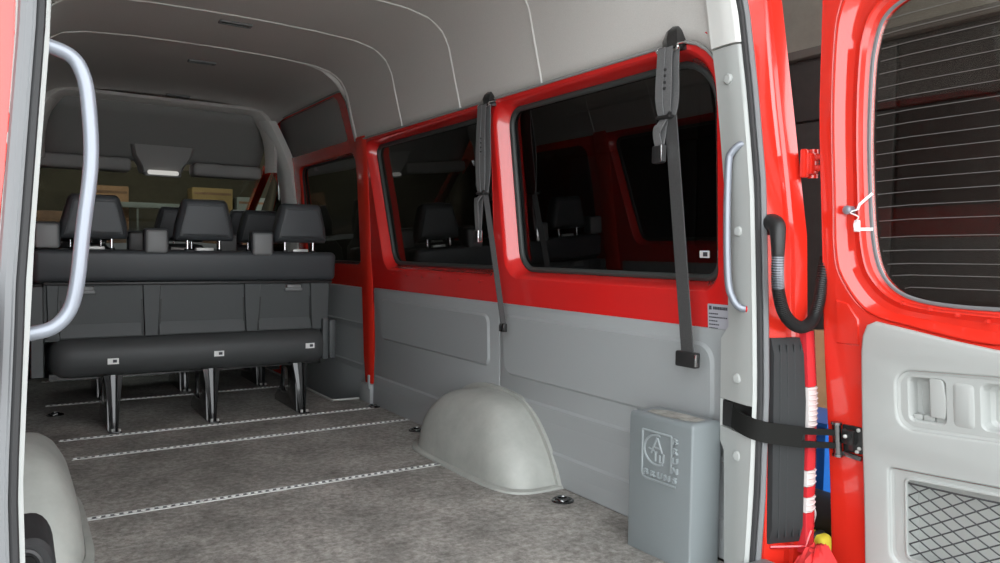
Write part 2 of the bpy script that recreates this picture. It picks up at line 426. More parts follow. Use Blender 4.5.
# outer roof skin
bm = NB(); Lr = []
for y in (1.60, 4.0, 6.5, 7.0):
    s = 0 if y < 6.6 else .12
    pr = [(1.99, 1.70), (1.96, 1.95), (1.88, 2.15), (1.7, 2.25), (CX, 2.29)]
    Lr.append([(x, y, z-s) for x, z in pr]+[(2*CX-x, y, z-s) for x, z in pr[::-1][1:]])
loft(bm, Lr, False); fixn(bm); ro = mk('ceiling_roof_skin', bm, 'red', kind='structure'); so = ro.modifiers.new('t', 'SOLIDIFY'); so.thickness = .01
# ceiling slots
for i, (x, y, lb) in enumerate(((.99, 4.16, 'dark ceiling slot nearest the rear doors, between the two rear headliner seams'), (1.015, 5.14, 'dark ceiling slot over the rear bench, second from the rear doors'), (1.05, 6.20, 'dark ceiling slot farthest forward, beside the overhead shelf'))):
    z = 2.183 if y < 6.1 else 2.148
    t = thing('ceiling_vent', (x, y, z), lb, 'vent', 'slots along the headliner')
    bm = plate(rrect(x-.085, y-.03, x+.085, y+.03, .012, 4), [rrect(x-.07, y-.016, x+.07, y+.016, .008, 4)], .012, .003)
    mk('bezel', remap(bm, lambda a, b, c: (a, b, c+z)), 'outlet', t)
    bm = NB(); box(bm, (x-.07, y-.016, z-.002), (x+.07, y+.016, z+.004)); mk('grille', bm, 'black', t)

# ---- rear door frame: pale trim, seal, red corner pillar
JZ = [-.32, .03, .375, .405, .452, .455, .54, .543, .60, .735, .775, 1.02, 1.18, 1.35, 1.48, 1.56, 1.646]
JF = {-.32: (1.87, 1.58), .03: (1.885, 1.592), .375: (1.90, 1.617), .405: (1.905, 1.638), .735: (1.905, 1.645), .775: (1.905, 1.616), 1.02: (1.90, 1.626), 1.175: (1.893, 1.633), 1.35: (1.885, 1.648), 1.56: (1.87, 1.664), 1.646: (1.865, 1.676), 1.80: (1.85, 1.688), 2.12: (1.74, 1.70)}
JR = {-.32: (1.81, 1.465), .067: (1.845, 1.482), .28: (1.858, 1.481), .594: (1.873, 1.49), .866: (1.87, 1.50), 1.23: (1.868, 1.52), 1.505: (1.866, 1.556), 1.78: (1.857, 1.594), 2.12: (1.75, 1.64)}
def at(D, z):
    k = sorted(D); return (interp(z, k, [D[q][0] for q in k]), interp(z, k, [D[q][1] for q in k]))
def jamb_loop(z, notch=0.):
    F = at(JF, z); R_ = at(JR, z)
    mid = lambda f, d=0: (F[0]+(R_[0]-F[0])*f+d, F[1]+(R_[1]-F[1])*f)
    m = [F, mid(.06, notch*.2), mid(.12, notch), mid(.5, notch-.004*(notch == 0)), mid(.86, notch-.003*(notch == 0)), mid(.95, notch), R_, (R_[0]+.010, R_[1]-.010), (R_[0]+.05, R_[1]-.012), (R_[0]+.075, F[1]), (F[0]+.03, F[1]+.005)]
    return [(x, y, z) for x, y in m]
def rear_frame(side):
    k = 20 if side == 'right' else 30
    bm = NB(); loft(bm, [jamb_loop(z, .035 if .453 < z < .542 else 0.) for z in JZ], True, True, True); fixn(bm)
    jb = mk('trim_%d' % k, bm, 'jamb', kind='structure', angle=50)
    bm = NB(); box(bm, (1.905, 1.505, .457), (1.925, 1.63, .538)); box(bm, (1.90, 1.585, .46), (1.91, 1.625, .535)); mk('slot_liner', bm, 'black', jb)
    for z in (1.546, 1.074, .618, .379):
        F = at(JF, z); R_ = at(JR, z); x = F[0]+(R_[0]-F[0])*.5; y = F[1]+(R_[1]-F[1])*.55
        bm = NB(); tube(bm, [(x+.005, y, z), (x-.008, y, z), (x-.0125, y, z), (x-.0135, y, z)], [.0165, .0165, .012, .004], 14); mk('plug', bm, 'jamb', jb)
    bm = NB(); loft(bm, [jamb_loop(z) for z in (1.652, 1.72, 1.80, 1.95, 2.12)], True, True, True)
    for v in bm.verts: v.co.x -= .004
    mk('trim_%d' % (k+1), fixn(bm), 'jambtop', kind='structure', angle=50)
    zz = frange(-.3, 2.1, 34)
    bm = NB(); tube(bm, [(at(JR, z)[0]+.017, at(JR, z)[1]-.013, z) for z in zz], .0095, 8)
    ws = mk('weather_seal', bm, 'blackr', label='black rubber seal running down the %s edge of the rear doorway' % side, cat='door seal')
    bm = NB(); tube(bm, [(at(JR, z)[0]+.036, at(JR, z)[1]-.017, z) for z in zz], .0125, 8); tube(bm, [(at(JR, z)[0]+.0245, at(JR, z)[1]-.024, z) for z in zz], .003, 6); mk('seal_lip', bm, 'greyr', ws)
    LZ = {-.4: (1.89, 1.455), .12: (1.905, 1.46), .745: (1.922, 1.485), 1.06: (1.915, 1.497), 1.23: (1.908, 1.51), 1.47: (1.908, 1.552), 1.794: (1.918, 1.594), 2.2: (1.80, 1.655)}
    RZ = {-.4: (2.05, 1.42), .12: (2.075, 1.42), .555: (2.085, 1.43), .80: (2.092, 1.455), 1.06: (2.10, 1.47), 1.23: (2.103, 1.50), 1.47: (2.094, 1.53), 1.812: (2.058, 1.56), 2.2: (1.93, 1.62)}
    bm = NB(); L = []
    for z in frange(-.4, 2.2, 40):
        a = at(LZ, z); b = at(RZ, z)
        g = lambda f, d: (a[0]+(b[0]-a[0])*f, a[1]+(b[1]-a[1])*f+d)
        L.append([(x, y, z) for x, y in [g(0, .01), g(.03, 0), g(.42, -.004), g(.45, .004), g(.60, .006), g(.63, -.004), g(.90, -.006), g(.97, .004), (b[0]+.012, b[1]+.03), (b[0]+.014, b[1]+.25), (b[0]-.01, b[1]+.25), (b[0]-.02, a[1]+.06), (a[0]+.03, a[1]+.03)]])
    loft(bm, L, True, True, True); fixn(bm); mk('wall_rear_'+side, bm, 'red', kind='structure', angle=28)
    return LZ, RZ
LZ, RZ = rear_frame('right')
MIR = True; LSH = True; rear_frame('left'); MIR = False; LSH = False

# tail light on the right rear pillar
tl = thing('tail_light', (2.0, 1.43, .10), 'tall red and clear tail light behind the black check strap', 'tail light')
bm = NB(); L = []
for z in frange(.125, .75, 14):
    a = at(LZ, z); b = at(RZ, z); x1 = a[0]+(b[0]-a[0])*.70
    e0 = .0 if .14 < z < .73 else .012
    L.append([(a[0]+.008, a[1]+.01, z), (a[0]+.012, a[1]-.02+e0, z), (x1-.004, b[1]-.012+e0, z), (x1, b[1]+.01, z)])
loft(bm, L, True, True, True); fixn(bm)
for f in (.2, .42, .64, .86):
    t = NB(); tube(t, [(at(LZ, z)[0]+.012+(at(RZ, z)[0]-at(LZ, z)[0])*.66*f, at(LZ, z)[1]-.02+(at(RZ, z)[1]-.012-at(LZ, z)[1]+.02)*f+.0005, z) for z in frange(.145, .73, 12)], .0028, 6); merge(bm, t)
mk('housing', bm, 'lamphouse', tl)
bm = NB(); tube(bm, [(1.925, 1.452, .115), (2.03, 1.405, .112), (2.05, 1.40, .16)], .005, 6); mk('lower_trim', bm, 'lampred', tl)
def lens(name, z0, z1, mat):
    bm = NB(); L = []
    for z in frange(z0, z1, 5):
        a = at(LZ, z); b = at(RZ, z); x0 = a[0]+(b[0]-a[0])*.70
        L.append([(x0+.001, b[1]+.02, z), (x0+.003, b[1]-.018, z), (x0+.03, b[1]-.020, z), (b[0]+.012, b[1]-.006, z), (b[0]+.02, b[1]+.05, z), (b[0]+.01, b[1]+.05, z)])
    loft(bm, L, True, True, True); fixn(bm)
    n = max(3, int((z1-z0)/.014))
    if mat == 'lampclear':
        for z in frange(z0+.006, z1-.006, n):
            b = at(RZ, z); a = at(LZ, z); x0 = a[0]+(b[0]-a[0])*.70
            t = NB(); tube(t, [(x0+.004, b[1]-.018, z), (x0+.03, b[1]-.0205, z), (b[0]+.012, b[1]-.0065, z)], .003, 5); merge(bm, t)
    mk(name, bm, mat, tl)
for i, (z0, z1, m) in enumerate(((.60, .77, 'lampred'), (.475, .598, 'lampclear'), (.345, .473, 'lampred'), (.295, .343, 'lampclear'), (.262, .293, 'lampred'), (.215, .26, 'lampclear'), (.09, .213, 'lampred'))):
    lens('red_lens' if m == 'lampred' else 'clear_lens', z0, z1, m)
bm = NB(); box(bm, (1.80, 1.36, -.42), (1.915, 1.47, .085), .02, 3); box(bm, (1.86, 1.30, -.45), (2.14, 1.47, -.03), .03, 3); mk('trim_50', bm, 'greyr', kind='structure')

# ------------------------------------------------------------------ rear door, swung open on the right
DZ = [-.8, .02, .36, .74, 1.23, 1.41, 1.78, 2.5]; DXV = [2.17, 2.19, 2.16, 2.11, 2.069, 2.05, 2.05, 2.02]
DA = math.radians(2)
def dX(z):   # softly smoothed profile
    return (interp(z-.08, DZ, DXV)+interp(z, DZ, DXV)+interp(z+.08, DZ, DXV))/3
def D(u, z, w_=0.): return (dX(z)+u*math.sin(DA)-w_*math.cos(DA), 1.42-u*math.cos(DA)-w_*math.sin(DA), z)
door = thing('rear_door', D(.0, -.6, 0), 'right rear van door of red metal with tinted window, standing open', 'van door')
OUT = [(.045, 1.2), (.046, 1.6), (.060, 1.73), (.10, 1.785), (.2, 1.815), (.47, 1.83), (.75, 1.815), (.85, 1.785), (.885, 1.73), (.9, 1.6), (.9, 1.2), (.898, 1.02), (.88, .934), (.80, .845), (.68, .80), (.47, .778), (.264, .808), (.14, .842), (.066, .934), (.045, 1.02)]
GL = [(.138, 1.25), (.143, 1.5), (.150, 1.60), (.174, 1.68), (.23, 1.72), (.32, 1.74), (.47, 1.75), (.62, 1.74), (.71, 1.72), (.755, 1.675), (.777, 1.6), (.785, 1.5), (.79, 1.25), (.78, 1.05), (.75, .935), (.66, .885), (.47, .869), (.280, .880), (.187, .930), (.148, 1.036)]
def dl(f, n=6): return [(p.x, p.y) for p in catmull([Vector((a[0]+(b[0]-a[0])*f, a[1]+(b[1]-a[1])*f, 0)) for a, b in zip(OUT, GL)], n, True)]
bm = plate(rrect(0, -.62, .94, 2.02, [.05, .05, .12, .12], 5), [dl(0), rrect(.16, -.5, .84, .70, .03)], .075, .006, cuts=[(1, frange(-.5, 1.95, 26))])
remap(bm, lambda u, z, w_: D(u, z, w_-.0375))
rings = [(0, 0), (.04, .0045), (.09, .003), (.14, -.004), (.30, -.021), (.5, -.026), (.66, -.020), (.70, -.015), (.75, -.017), (.82, -.030), (.98, -.036), (1.0, -.06), (.5, -.075), (0, -.075)]
loft(bm, [[D(u, z, wd) for u, z in dl(f)] for f, wd in rings]); fixn(bm)
t = plate(rrect(.14, -.52, .86, .72, .03), (), .006, 0, cuts=[(1, frange(-.4, .6, 9))]); remap(t, lambda u, z, w_: D(u, z, w_-.07)); merge(bm, t)
# pressed five-sided pad below the window corner
pad = [(.046, .872), (.043, .735), (.118, .735), (.118, .815), (.085, .862)]
t = NB(); c = (.08, .80); loft(t, [[D(u, z, -.001) for u, z in pad], [D(c[0]+(u-c[0])*.9, c[1]+(z-c[1])*.92, .005) for u, z in pad], [D(c[0]+(u-c[0])*.8, c[1]+(z-c[1])*.86, .005) for u, z in pad]], True, False, True); fixn(t); merge(bm, t)
for u in frange(.24, .75, 8):
    zb = interp(u, [.14, .264, .494, .7, .85], [.842, .81, .778, .80, .85])+.055
    t = NB(); cyl(t, D(u, zb, -.02), D(u, zb, -.005), .006, .004, 8); merge(bm, t)
mk('door_frame', bm, 'red', door, angle=32)
bm = plate(dl(1.04), (), .005, 0, cuts=[(1, frange(.9, 1.7, 12))]); remap(bm, lambda u, z, w_: D(u, z, w_-.045))
pane = mk('window_pane', bm, 'dglass', door)
bm = NB(); zs = [1.60, 1.565, 1.529, 1.489, 1.452, 1.412, 1.377, 1.337, 1.30, 1.26, 1.223, 1.186, 1.148, 1.108, 1.06, 1.021, .983, .95, .915]
gx = [(.155, 1.68), (.163, 1.60), (.153, 1.37), (.150, 1.25), (.160, 1.036), (.197, .936), (.25, .90)]
for z in [1.68, 1.64]+zs:
    u0 = interp(-z, [-q[1] for q in gx], [q[0] for q in gx])+.004
    t = NB(); tube(t, [D(u0, z-.002, -.0415), D(.25, z+.002, -.0415), D(.47, z+.004, -.0415), D(.70, z+.002, -.0415), D(.94-u0, z-.002, -.0415)], .0010, 4); merge(bm, t)
mk('defroster_lines', bm, 'heat', pane)
bm = NB(); pts = [Vector(D(u, z, -.034)) for u, z in dl(1.0)]; tube(bm, pts+pts[:2], .006, 6); mk('rubber_seal', bm, 'greyr', door)
bm = NB(); ribbon(bm, [D(.149, 1.187, -.028), D(.118, 1.155, -.012), D(.112, 1.14, -.012)], (0, 0, 1), .008, .002); tube(bm, catmull([D(.112, 1.14, -.01), D(.095, 1.132, .0), D(.122, 1.118, .002), D(.105, 1.10, -.004), D(.106, 1.08, -.006)], 5), .0022, 6); ribbon(bm, [D(.106, 1.083, -.014), D(.149, 1.083, -.028)], (0, 0, 1), .009, .002)
box(bm, (D(.1, 1, 0)[0]-.02+.02, D(.110, 1, 0)[1]-.006, 1.075), (D(.1, 1, 0)[0]+.035, D(.100, 1, 0)[1], 1.11), .003)
mk('heater_wire', bm, 'white', door, label='white heater wire with two small clips')
bm = NB(); tube(bm, [D(.086, 1.14, -.025), D(.086, 1.14, .004), D(.086, 1.14, .008)], [.013, .013, .006], 12); mk('wire_clip', bm, 'steel', door)
# grey inner panel
pan = [(.125, -.58), (.125, .447), (.133, .72), (.139, .77), (.153, .803), (.178, .815), (.29, .797), (.38, .782), (.49, .768), (.60, .765), (.70, .775), (.80, .79), (.84, .79), (.86, .76), (.87, .60), (.87, -.58)]
rec = [(u, z+(u-.24)*.06) for u, z in rrect(.236, .512, .735, .682, .045, 6)]
poc = [(u, z+(u-.2)*.055) for u, z in rrect(.206, .10, .735, .388, [.04, .04, .012, .012], 5)]
bm = plate(pan, [rec, poc], .026, .009, 3, cuts=[(1, frange(-.5, .75, 12))])
remap(bm, lambda u, z, w_: D(u, z, w_+.013))
def inset(L, g, c): return [(c[0]+(u-c[0])*(1-g/abs(L[0][0]-c[0])), c[1]+(z-c[1])*(1-g/.11)) for u, z in L]
def shift(L, g, box_): 
    cx_, cz_, hw, hh = box_; return [(cx_+(u-cx_)*(1-g/hw), cz_+(z-cz_)*(1-g/hh)) for u, z in L]
RB = (.485, .612, .25, .085); PB = (.47, .258, .265, .144)
# handle recess face with two bowls
b1 = [(u, z+(u-.24)*.05) for u, z in rrect(.264, .537, .368, .667, .016, 5)]; b2 = [(u, z+(u-.24)*.05) for u, z in rrect(.452, .537, .70, .667, .02, 5)]
r2 = shift(rec, .009, RB)
loft(bm, [[D(u, z, .020) for u, z in rec], [D(u, z, .016) for u, z in r2]])
t = plate(r2, [b1, b2], .002, 0); remap(t, lambda u, z, w_: D(u, z, w_+.016)); merge(bm, t)
for B, bb in ((b1, (.316, .607, .052, .065)), (b2, (.576, .612, .124, .065))):
    loft(bm, [[D(u, z, .017) for u, z in B], [D(u, z, .012) for u, z in shift(B, .004, bb)], [D(u, z, -.02) for u, z in shift(B, .009, bb)], [D(u, z, -.028) for u, z in shift(B, .018, bb)]], True, False, True)
t = NB(); loft(t, [[D(u, z, .017) for u, z in rrect(.385, .548, .438, .668, .012, 4)], [D(u, z, .021) for u, z in rrect(.392, .555, .431, .661, .01, 4)]], True, False, True); merge(bm, t)
# map pocket frame
p2 = shift(poc, .012, PB); po = [(u, z+(u-.25)*.06) for u, z in rrect(.253, .132, .69, .366, .018, 5)]; QB = (.47, .255, .215, .117)
loft(bm, [[D(u, z, .022) for u, z in poc], [D(u, z, .018) for u, z in shift(poc, .003, PB)], [D(u, z, .016) for u, z in p2]])
t = plate(p2, [po], .002, 0); remap(t, lambda u, z, w_: D(u, z, w_+.016)); merge(bm, t)
loft(bm, [[D(u, z, .022) for u, z in po], [D(u, z, -.01) for u, z in shift(po, .004, QB)], [D(u, z, -.03) for u, z in shift(po, .008, QB)]], True, False, True)
loft(bm, [[D(u, z, .016) for u, z in shift(po, -.009, QB)], [D(u, z, .022) for u, z in shift(po, -.004, QB)], [D(u, z, .022) for u, z in po]])
fixn(bm); panel_o = mk('inner_panel', bm, 'lgrey', door, label='light grey plastic inner panel', angle=30)
bm = plate([(.322, .566), (.326, .560), (.362, .560), (.3665, .585), (.366, .62), (.360, .665), (.354, .671), (.328, .673), (.322, .668)], (), .020, .004); remap(bm, lambda u, z, w_: D(u, z, w_+.006)); mk('pull_handle', bm, 'lgrey', panel_o)
bm = NB()
for (u0, u1) in ((.272, .296), (.299, .330), (.333, .360)):
    t = plate(rrect(u0, .543, u1, .560, .004, 3), (), .022, .003); remap(t, lambda u, z, w_: D(u, z+(u-.27)*.04, w_-.006)); merge(bm, t)
mk('lock_lever', bm, 'lgrey', panel_o)
# diamond net
bm = NB(); us, zs_ = .0614, .0362
u0, u1, z0, z1 = .257, .687, .137, .372
nx = int((u1-u0)/(us/2)); nz = int((z1-z0)/(zs_/2))
def netp(i, j):
    u = u0+i*us/2; z = z0+j*zs_/2+(u-.25)*.05
    b = math.sin(math.pi*(u-u0)/(u1-u0))*.012+.016
    return D(min(u, u1), z, b)
cord = lambda a, b: merge(bm, tube(NB(), [a, (Vector(a)+Vector(b))/2+Vector((-.001, 0, 0)), b], .0021, 5))
for i in range(nx):
    for j in range(nz):
        if (i+j) % 2 == 0: cord(netp(i, j), netp(i+1, j+1))
        else: cord(netp(i, j+1), netp(i+1, j))
top = [netp(i, nz) for i in range(0, nx+1)]; tube(bm, top, .0028, 5)
mk('pocket_net', bm, 'mesh', panel_o)
# check strap bracket on the door
bm = plate(rrect(.055, .402, .118, .487, .006, 3), (), .006, .0015); remap(bm, lambda u, z, w_: D(u, z, w_+.004)); box(bm, tuple(a+b for a, b in zip(D(.10, .43, 0), (-.03, 0, 0))), D(.062, .475, 0), .002)
brk = mk('strap_bracket', bm, 'blackm', door)
for (u, z) in ((.078, .455), (.108, .477), (.108, .42), (.10, .408)):
    bm = NB(); x = D(u, z, .03 if u < .1 else .007); tube(bm, [x, (x[0]-.004, x[1], x[2]), (x[0]-.007, x[1], x[2])], [.006, .006, .003], 10); mk('screw', bm, 'alud', brk)
bm = NB(); a = D(.045, .392, .022); b = D(.045, .484, .022); cyl(bm, a, b, .013, None, 12); cyl(bm, (a[0], a[1], a[2]-.008), a, .016, None, 12); cyl(bm, b, (b[0], b[1], b[2]+.008), .016, None, 12); mk('hinge_pin', bm, 'dchrome', brk)
bm = plate([(.05, .389), (.115, .383), (.118, .397), (.06, .403)], (), .012, .001); remap(bm, lambda u, z, w_: D(u, z, w_+.012)); mk('lower_clip', bm, 'dchrome', brk)

# hinge between pillar and door
hg = thing('hinge', (2.09, 1.47, 1.22), 'red painted hinge joining the open rear door to its pillar', 'hinge')
bm = NB(); cyl(bm, (2.112, 1.475, 1.245), (2.112, 1.475, 1.335), .016, None, 12); mk('pivot', bm, 'red', hg)
bm = NB(); box(bm, (2.075, 1.455, 1.255), (2.115, 1.49, 1.325), .008); box(bm, (2.06, 1.468, 1.245), (2.085, 1.488, 1.335), .006); mk('leaf', bm, 'red', hg)
bm = NB(); box(bm, (2.095, 1.41, 1.265), (2.13, 1.48, 1.285), .006); box(bm, (2.095, 1.41, 1.30), (2.13, 1.48, 1.32), .006); mk('leaf', bm, 'red', hg)

# check strap
cs = thing('door_check_strap', (2.0, 1.45, .43), 'black slotted check arm between the doorway slot and the open door', 'check strap')
bm = NB()
A0 = Vector((1.888, 1.575, .492)); A1 = Vector((1.99, 1.400, .455)); B1 = Vector(D(.045, .438, .022))
pp = catmull([A0, Vector((1.864, 1.505, .483)), Vector((1.886, 1.452, .472)), A1], 5); ribbon(bm, pp, (0, 0, 1), .062, .008); mk('arm', bm, 'matt', cs)
bm = NB()
for dz in (.020, -.020):
    a = A1+Vector((-.004, .003, dz)); b = B1+Vector((0, 0, dz)); ribbon(bm, [a, (a+b)/2, b], (0, 0, 1), [.021, .018, .018], .009)
mk('slotted_end', bm, 'matt', cs)

# wiring hose
def hose(pts, label, capa, side):
    h = thing('wiring_hose', pts[0], label, 'hose', None)
    path = catmull(pts, 14); bm = NB(); rad = []; n = len(path); fine = []
    for i in range(n-1):
        for s in range(3): fine.append(path[i].lerp(path[i+1], s/3))
    rad = [.0165+(.0028 if (i//2) % 2 == 0 else -.0012) for i in range(len(fine))]
    tube(bm, fine, rad, 12); mk('corrugated_hose', bm, 'black', h)
    return h
h = hose([(1.889, 1.427, 1.01), (1.893, 1.43, .94), (1.902, 1.43, .89), (1.928, 1.43, .832), (1.967, 1.425, .796), (2.01, 1.42, .786), (2.056, 1.42, .808), (2.084, 1.42, .866), (2.096, 1.42, .93), (2.112, 1.42, 1.0)], 'black corrugated wiring hose looping from the red right pillar to the open door', None, 'r')
h['group'] = 'wiring hoses'
bm = NB(); tube(bm, [(1.889, 1.427, 1.0), (1.892, 1.428, .955), (1.899, 1.43, .905)], .0178, 14); mk('sleeve', bm, 'steel', h, label='bright grey sleeve')
bm = NB(); L = []
tube(bm, catmull([(1.930, 1.505, 1.09), (1.920, 1.475, 1.10), (1.902, 1.443, 1.088), (1.891, 1.430, 1.05), (1.889, 1.427, 1.0)], 5), [.030-.012*(k/20)**1.2 for k in range(21)], 14)
mk('grommet', bm, 'black', h)
MIR = True
h = hose([(2.10, 1.47, 1.0), (2.03, 1.455, .97), (1.985, 1.45, .92), (1.972, 1.45, .87), (1.972, 1.445, .81), (1.99, 1.44, .755), (2.04, 1.43, .72), (2.10, 1.42, .74)], 'corrugated wiring hose cut by the left border of the photo', None, 'l'); h['group'] = 'wiring hoses'
bm = NB(); tube(bm, [(2.135, 1.50, 1.01), (2.10, 1.47, 1.0), (2.07, 1.462, .988)], [.034, .03, .022], 12); mk('grommet', bm, 'black', h)
MIR = False

# ------------------------------------------------------------------ sliding door (right side)
SZ = [-.4, 0, .5, .9, 1.3, 1.65, 1.75, 2.0, 2.15]; SX = [2.02, 2.02, 2.025, 2.01, 1.985, 1.945, 1.93, 1.86, 1.80]
def sx(z): return interp(z, SZ, SX)
sd = thing('sliding_door', (2.03, 5.6, -.28), 'closed red sliding door with dark window beside the rear bench', 'sliding door')
so1 = rrect(4.70, -.28, 6.45, 2.075, [.06, .06, .10, .10], 5)
wh = rrect(4.84, .90, 6.02, 1.66, [.10, .09, .08, .08], 6); uh = rrect(4.93, 1.745, 6.33, 2.04, [.03, .06, .10, .08], 6)
bm = plate(so1, [wh, uh], .03, .004, cuts=[(1, frange(-.2, 2.05, 20))]); remap(bm, lambda y, z, w_: (sx(z)+w_, y, z))
for H, g in ((wh, .02), (uh, .012)):
    c = (sum(p[0] for p in H)/len(H), sum(p[1] for p in H)/len(H))
    loft(bm, [[(sx(z)-.012, y, z) for y, z in H], [(sx(z)+.02, c[0]+(y-c[0])*(1-g*1.5), c[1]+(z-c[1])*(1-g*2.2)) for y, z in H]])
mk('door_frame', fixn(bm), 'red', sd)
bm = plate(wh, (), .005, 0, cuts=[(1, frange(.95, 1.62, 8))]); remap(bm, lambda y, z, w_: (sx(z)+.022+w_, y, z)); pw = mk('window_pane', bm, 'glass', sd)
bm = NB(); pts = [Vector((sx(z)+.010, 5.43+(y-5.43)*.975, 1.28+(z-1.28)*.965)) for y, z in wh]; tube(bm, pts+pts[:2], .009, 6); mk('rubber_seal', bm, 'blackr', sd)
bm = plate(uh, (), .012, .002, cuts=[(1, frange(1.8, 2.0, 5))]); remap(bm, lambda y, z, w_: (sx(z)+.008+w_, y, z)); mk('upper_panel', bm, 'shelf', sd, label='dark grey upper panel')
bm = plate(rrect(4.755, -.20, 6.40, .745, .03, 4), (), .03, .008, cuts=[(1, frange(-.1, .7, 8))]); remap(bm, lambda y, z, w_: (sx(z)-.025+w_, y, z))
for z in (.50, .22):
    t = NB(); loft(t, [[(sx(z)-.038, 4.78, z+.012), (sx(z)-.038, 6.37, z+.012)], [(sx(z)-.047, 4.79, z), (sx(z)-.047, 6.36, z)], [(sx(z)-.039, 4.78, z-.05), (sx(z)-.039, 6.37, z-.05)]], False); merge(bm, t)
mk('lower_panel', fixn(bm), 'grey', sd, label='grey plastic lower panel')
# left side of the passenger space ahead of the window panel
MIR = True
bm = NB(); L = [[(sx(z), y, z) for z in SZ] for y in (4.70, 6.6)]; loft(bm, L, False); o = mk('wall_left_front', fixn(bm), 'red', kind='structure'); so = o.modifiers.new('t', 'SOLIDIFY'); so.thickness = .02
bm = plate(rrect(4.75, .0, 6.4, .745, .03, 4), (), .03, .008); remap(bm, lambda y, z, w_: (sx(z)-.025+w_, y, z)); mk('trim_41', bm, 'grey', kind='structure')
bm = plate(rrect(4.86, .92, 6.3, 1.66, .1, 5), (), .03, .008, cuts=[(1, frange(1, 1.6, 6))]); remap(bm, lambda y, z, w_: (sx(z)-.012+w_, y, z)); mk('window_6', bm, 'glass', kind='structure')
MIR = False
# front pillars, right and left
for side, mi in (('right', False), ('left', True)):
    MIR = mi
    bm = NB(); L = []
    for z in (-.1, .7, 1.1, 1.4, 1.64, 1.8, 1.95, 2.03):
        X = sx(z)-.03-(max(0, z-1.6)*.22); y0 = 6.16+max(0, 1.75-z)*.04
        L.append([(X, y0, z), (X-.035, y0+.035, z), (X-.05, y0+.10, z), (X-.03, y0+.28, z), (X+.06, y0+.32, z), (X+.06, y0, z)])
    loft(bm, L, True, True, True); mk('trim_%d' % (43 if mi else 42), fixn(bm), 'headrim', kind='structure')
    bm = NB(); L = []
    for y, z in ((6.75, 1.72), (7.2, 1.45), (7.75, 1.10), (8.0, .9)):
        L.append([(1.93, y, z), (1.87, y+.02, z), (1.87, y+.10, z+.02), (1.95, y+.1, z)])
    loft(bm, L, True, True, True); mk('trim_%d' % (45 if mi else 44), fixn(bm), 'red', kind='structure')
    bm = NB(); L = [[(2.0, y, z) for z in (-.4, .4, .95)] for y in (6.55, 7.3, 8.4)]; loft(bm, L, False); o = mk('wall_cab_'+side, fixn(bm), 'red', kind='structure'); so = o.modifiers.new('t', 'SOLIDIFY'); so.thickness = .03
    bm = NB(); box(bm, (1.945, 6.58, .40), (1.985, 7.6, .93), .02); mk('trim_%d' % (47 if mi else 46), bm, 'dash', kind='structure')
    bm = NB(); loft(bm, [[(1.985, 6.6, .95), (1.985, 7.9, .95)], [(1.95, 6.6, 1.7), (1.95, 6.75, 1.7)]], False); o = mk('window_%d' % (8 if mi else 7), fixn(bm), 'glass', kind='structure'); so = o.modifiers.new('t', 'SOLIDIFY'); so.thickness = .004
MIR = False

# overhead shelf above the cab
sh = thing('overhead_shelf', (CX, 6.6, 1.56), 'dark fabric overhead shelf across the front below the headliner', 'shelf')
bm = NB(); L = []
for (y, hw, zt) in ((6.22, .62, 2.10), (6.235, .68, 2.085), (6.26, .66, 2.06)): pass
arch = lambda hw, zt, zb: [(CX-hw, zb)]+[(CX-hw+hw*.0+.16*(1-math.cos(a))*1.0, zt-.34*(1-math.sin(a))) for a in frange(0, math.pi/2, 7)]+[(CX+hw-.16*(1-math.cos(a)), zt-.34*(1-math.sin(a))) for a in frange(math.pi/2, 0, 7)]+[(CX+hw, zb)]
L = [[(x, 6.21, z) for x, z in arch(.845, 2.13, 1.62)], [(x, 6.20, z) for x, z in arch(.82, 2.105, 1.62)], [(x, 6.24, z) for x, z in arch(.79, 2.085, 1.62)], [(x, 6.34, z) for x, z in arch(.78, 2.07, 1.62)]]
loft(bm, L, False); o = mk('arch_rim', fixn(bm), 'head', sh)
bm = NB(); L = [[(x, y, z) for x in frange(.14, 1.79, 9)] for y, z in ((6.30, 2.09), (6.38, 2.02), (6.52, 1.87), (6.66, 1.74), (6.70, 1.70))]
loft(bm, L, False); o = mk('back_panel', fixn(bm), 'shelf', sh); so = o.modifiers.new('t', 'SOLIDIFY'); so.thickness = .02
for x0, x1 in ((.12, .78), (1.24, 1.80)):
    bm = NB(); box(bm, (x0, 6.62, 1.595), (x1, 6.82, 1.70), .03, 3); mk('sun_visor_ledge', bm, 'shelf2', sh)
bm = NB(); L = []
for (y, z, hw) in ((6.50, 1.80, .235), (6.54, 1.72, .215), (6.56, 1.64, .16), (6.60, 1.585, .14)):
    L.append([(1.0-hw, y+.03, z), (1.0-hw*.9, y, z), (1.0+hw*.9, y, z), (1.0+hw, y+.03, z), (1.0+hw, y+.25, z+.02), (1.0-hw, y+.25, z+.02)])
loft(bm, L, True, True, True); mk('console', fixn(bm), 'shelf2', sh)
bm = plate(rrect(.86, 6.50, 1.14, 6.60, .03, 5), (), .03, .008); remap(bm, lambda a, b, c: (a, b+.06, c+1.588+(b-6.55)*.25)); dl_ = mk('dome_light', bm, 'outlet', sh)
bm = plate(rrect(.885, -.018, 1.115, .018, .015, 5), (), .012, .003); remap(bm, lambda a, b, c: (a, 6.548+b*.35+c, 1.592+b)); mk('lens', bm, 'lamp', dl_, label='white lamp lens')

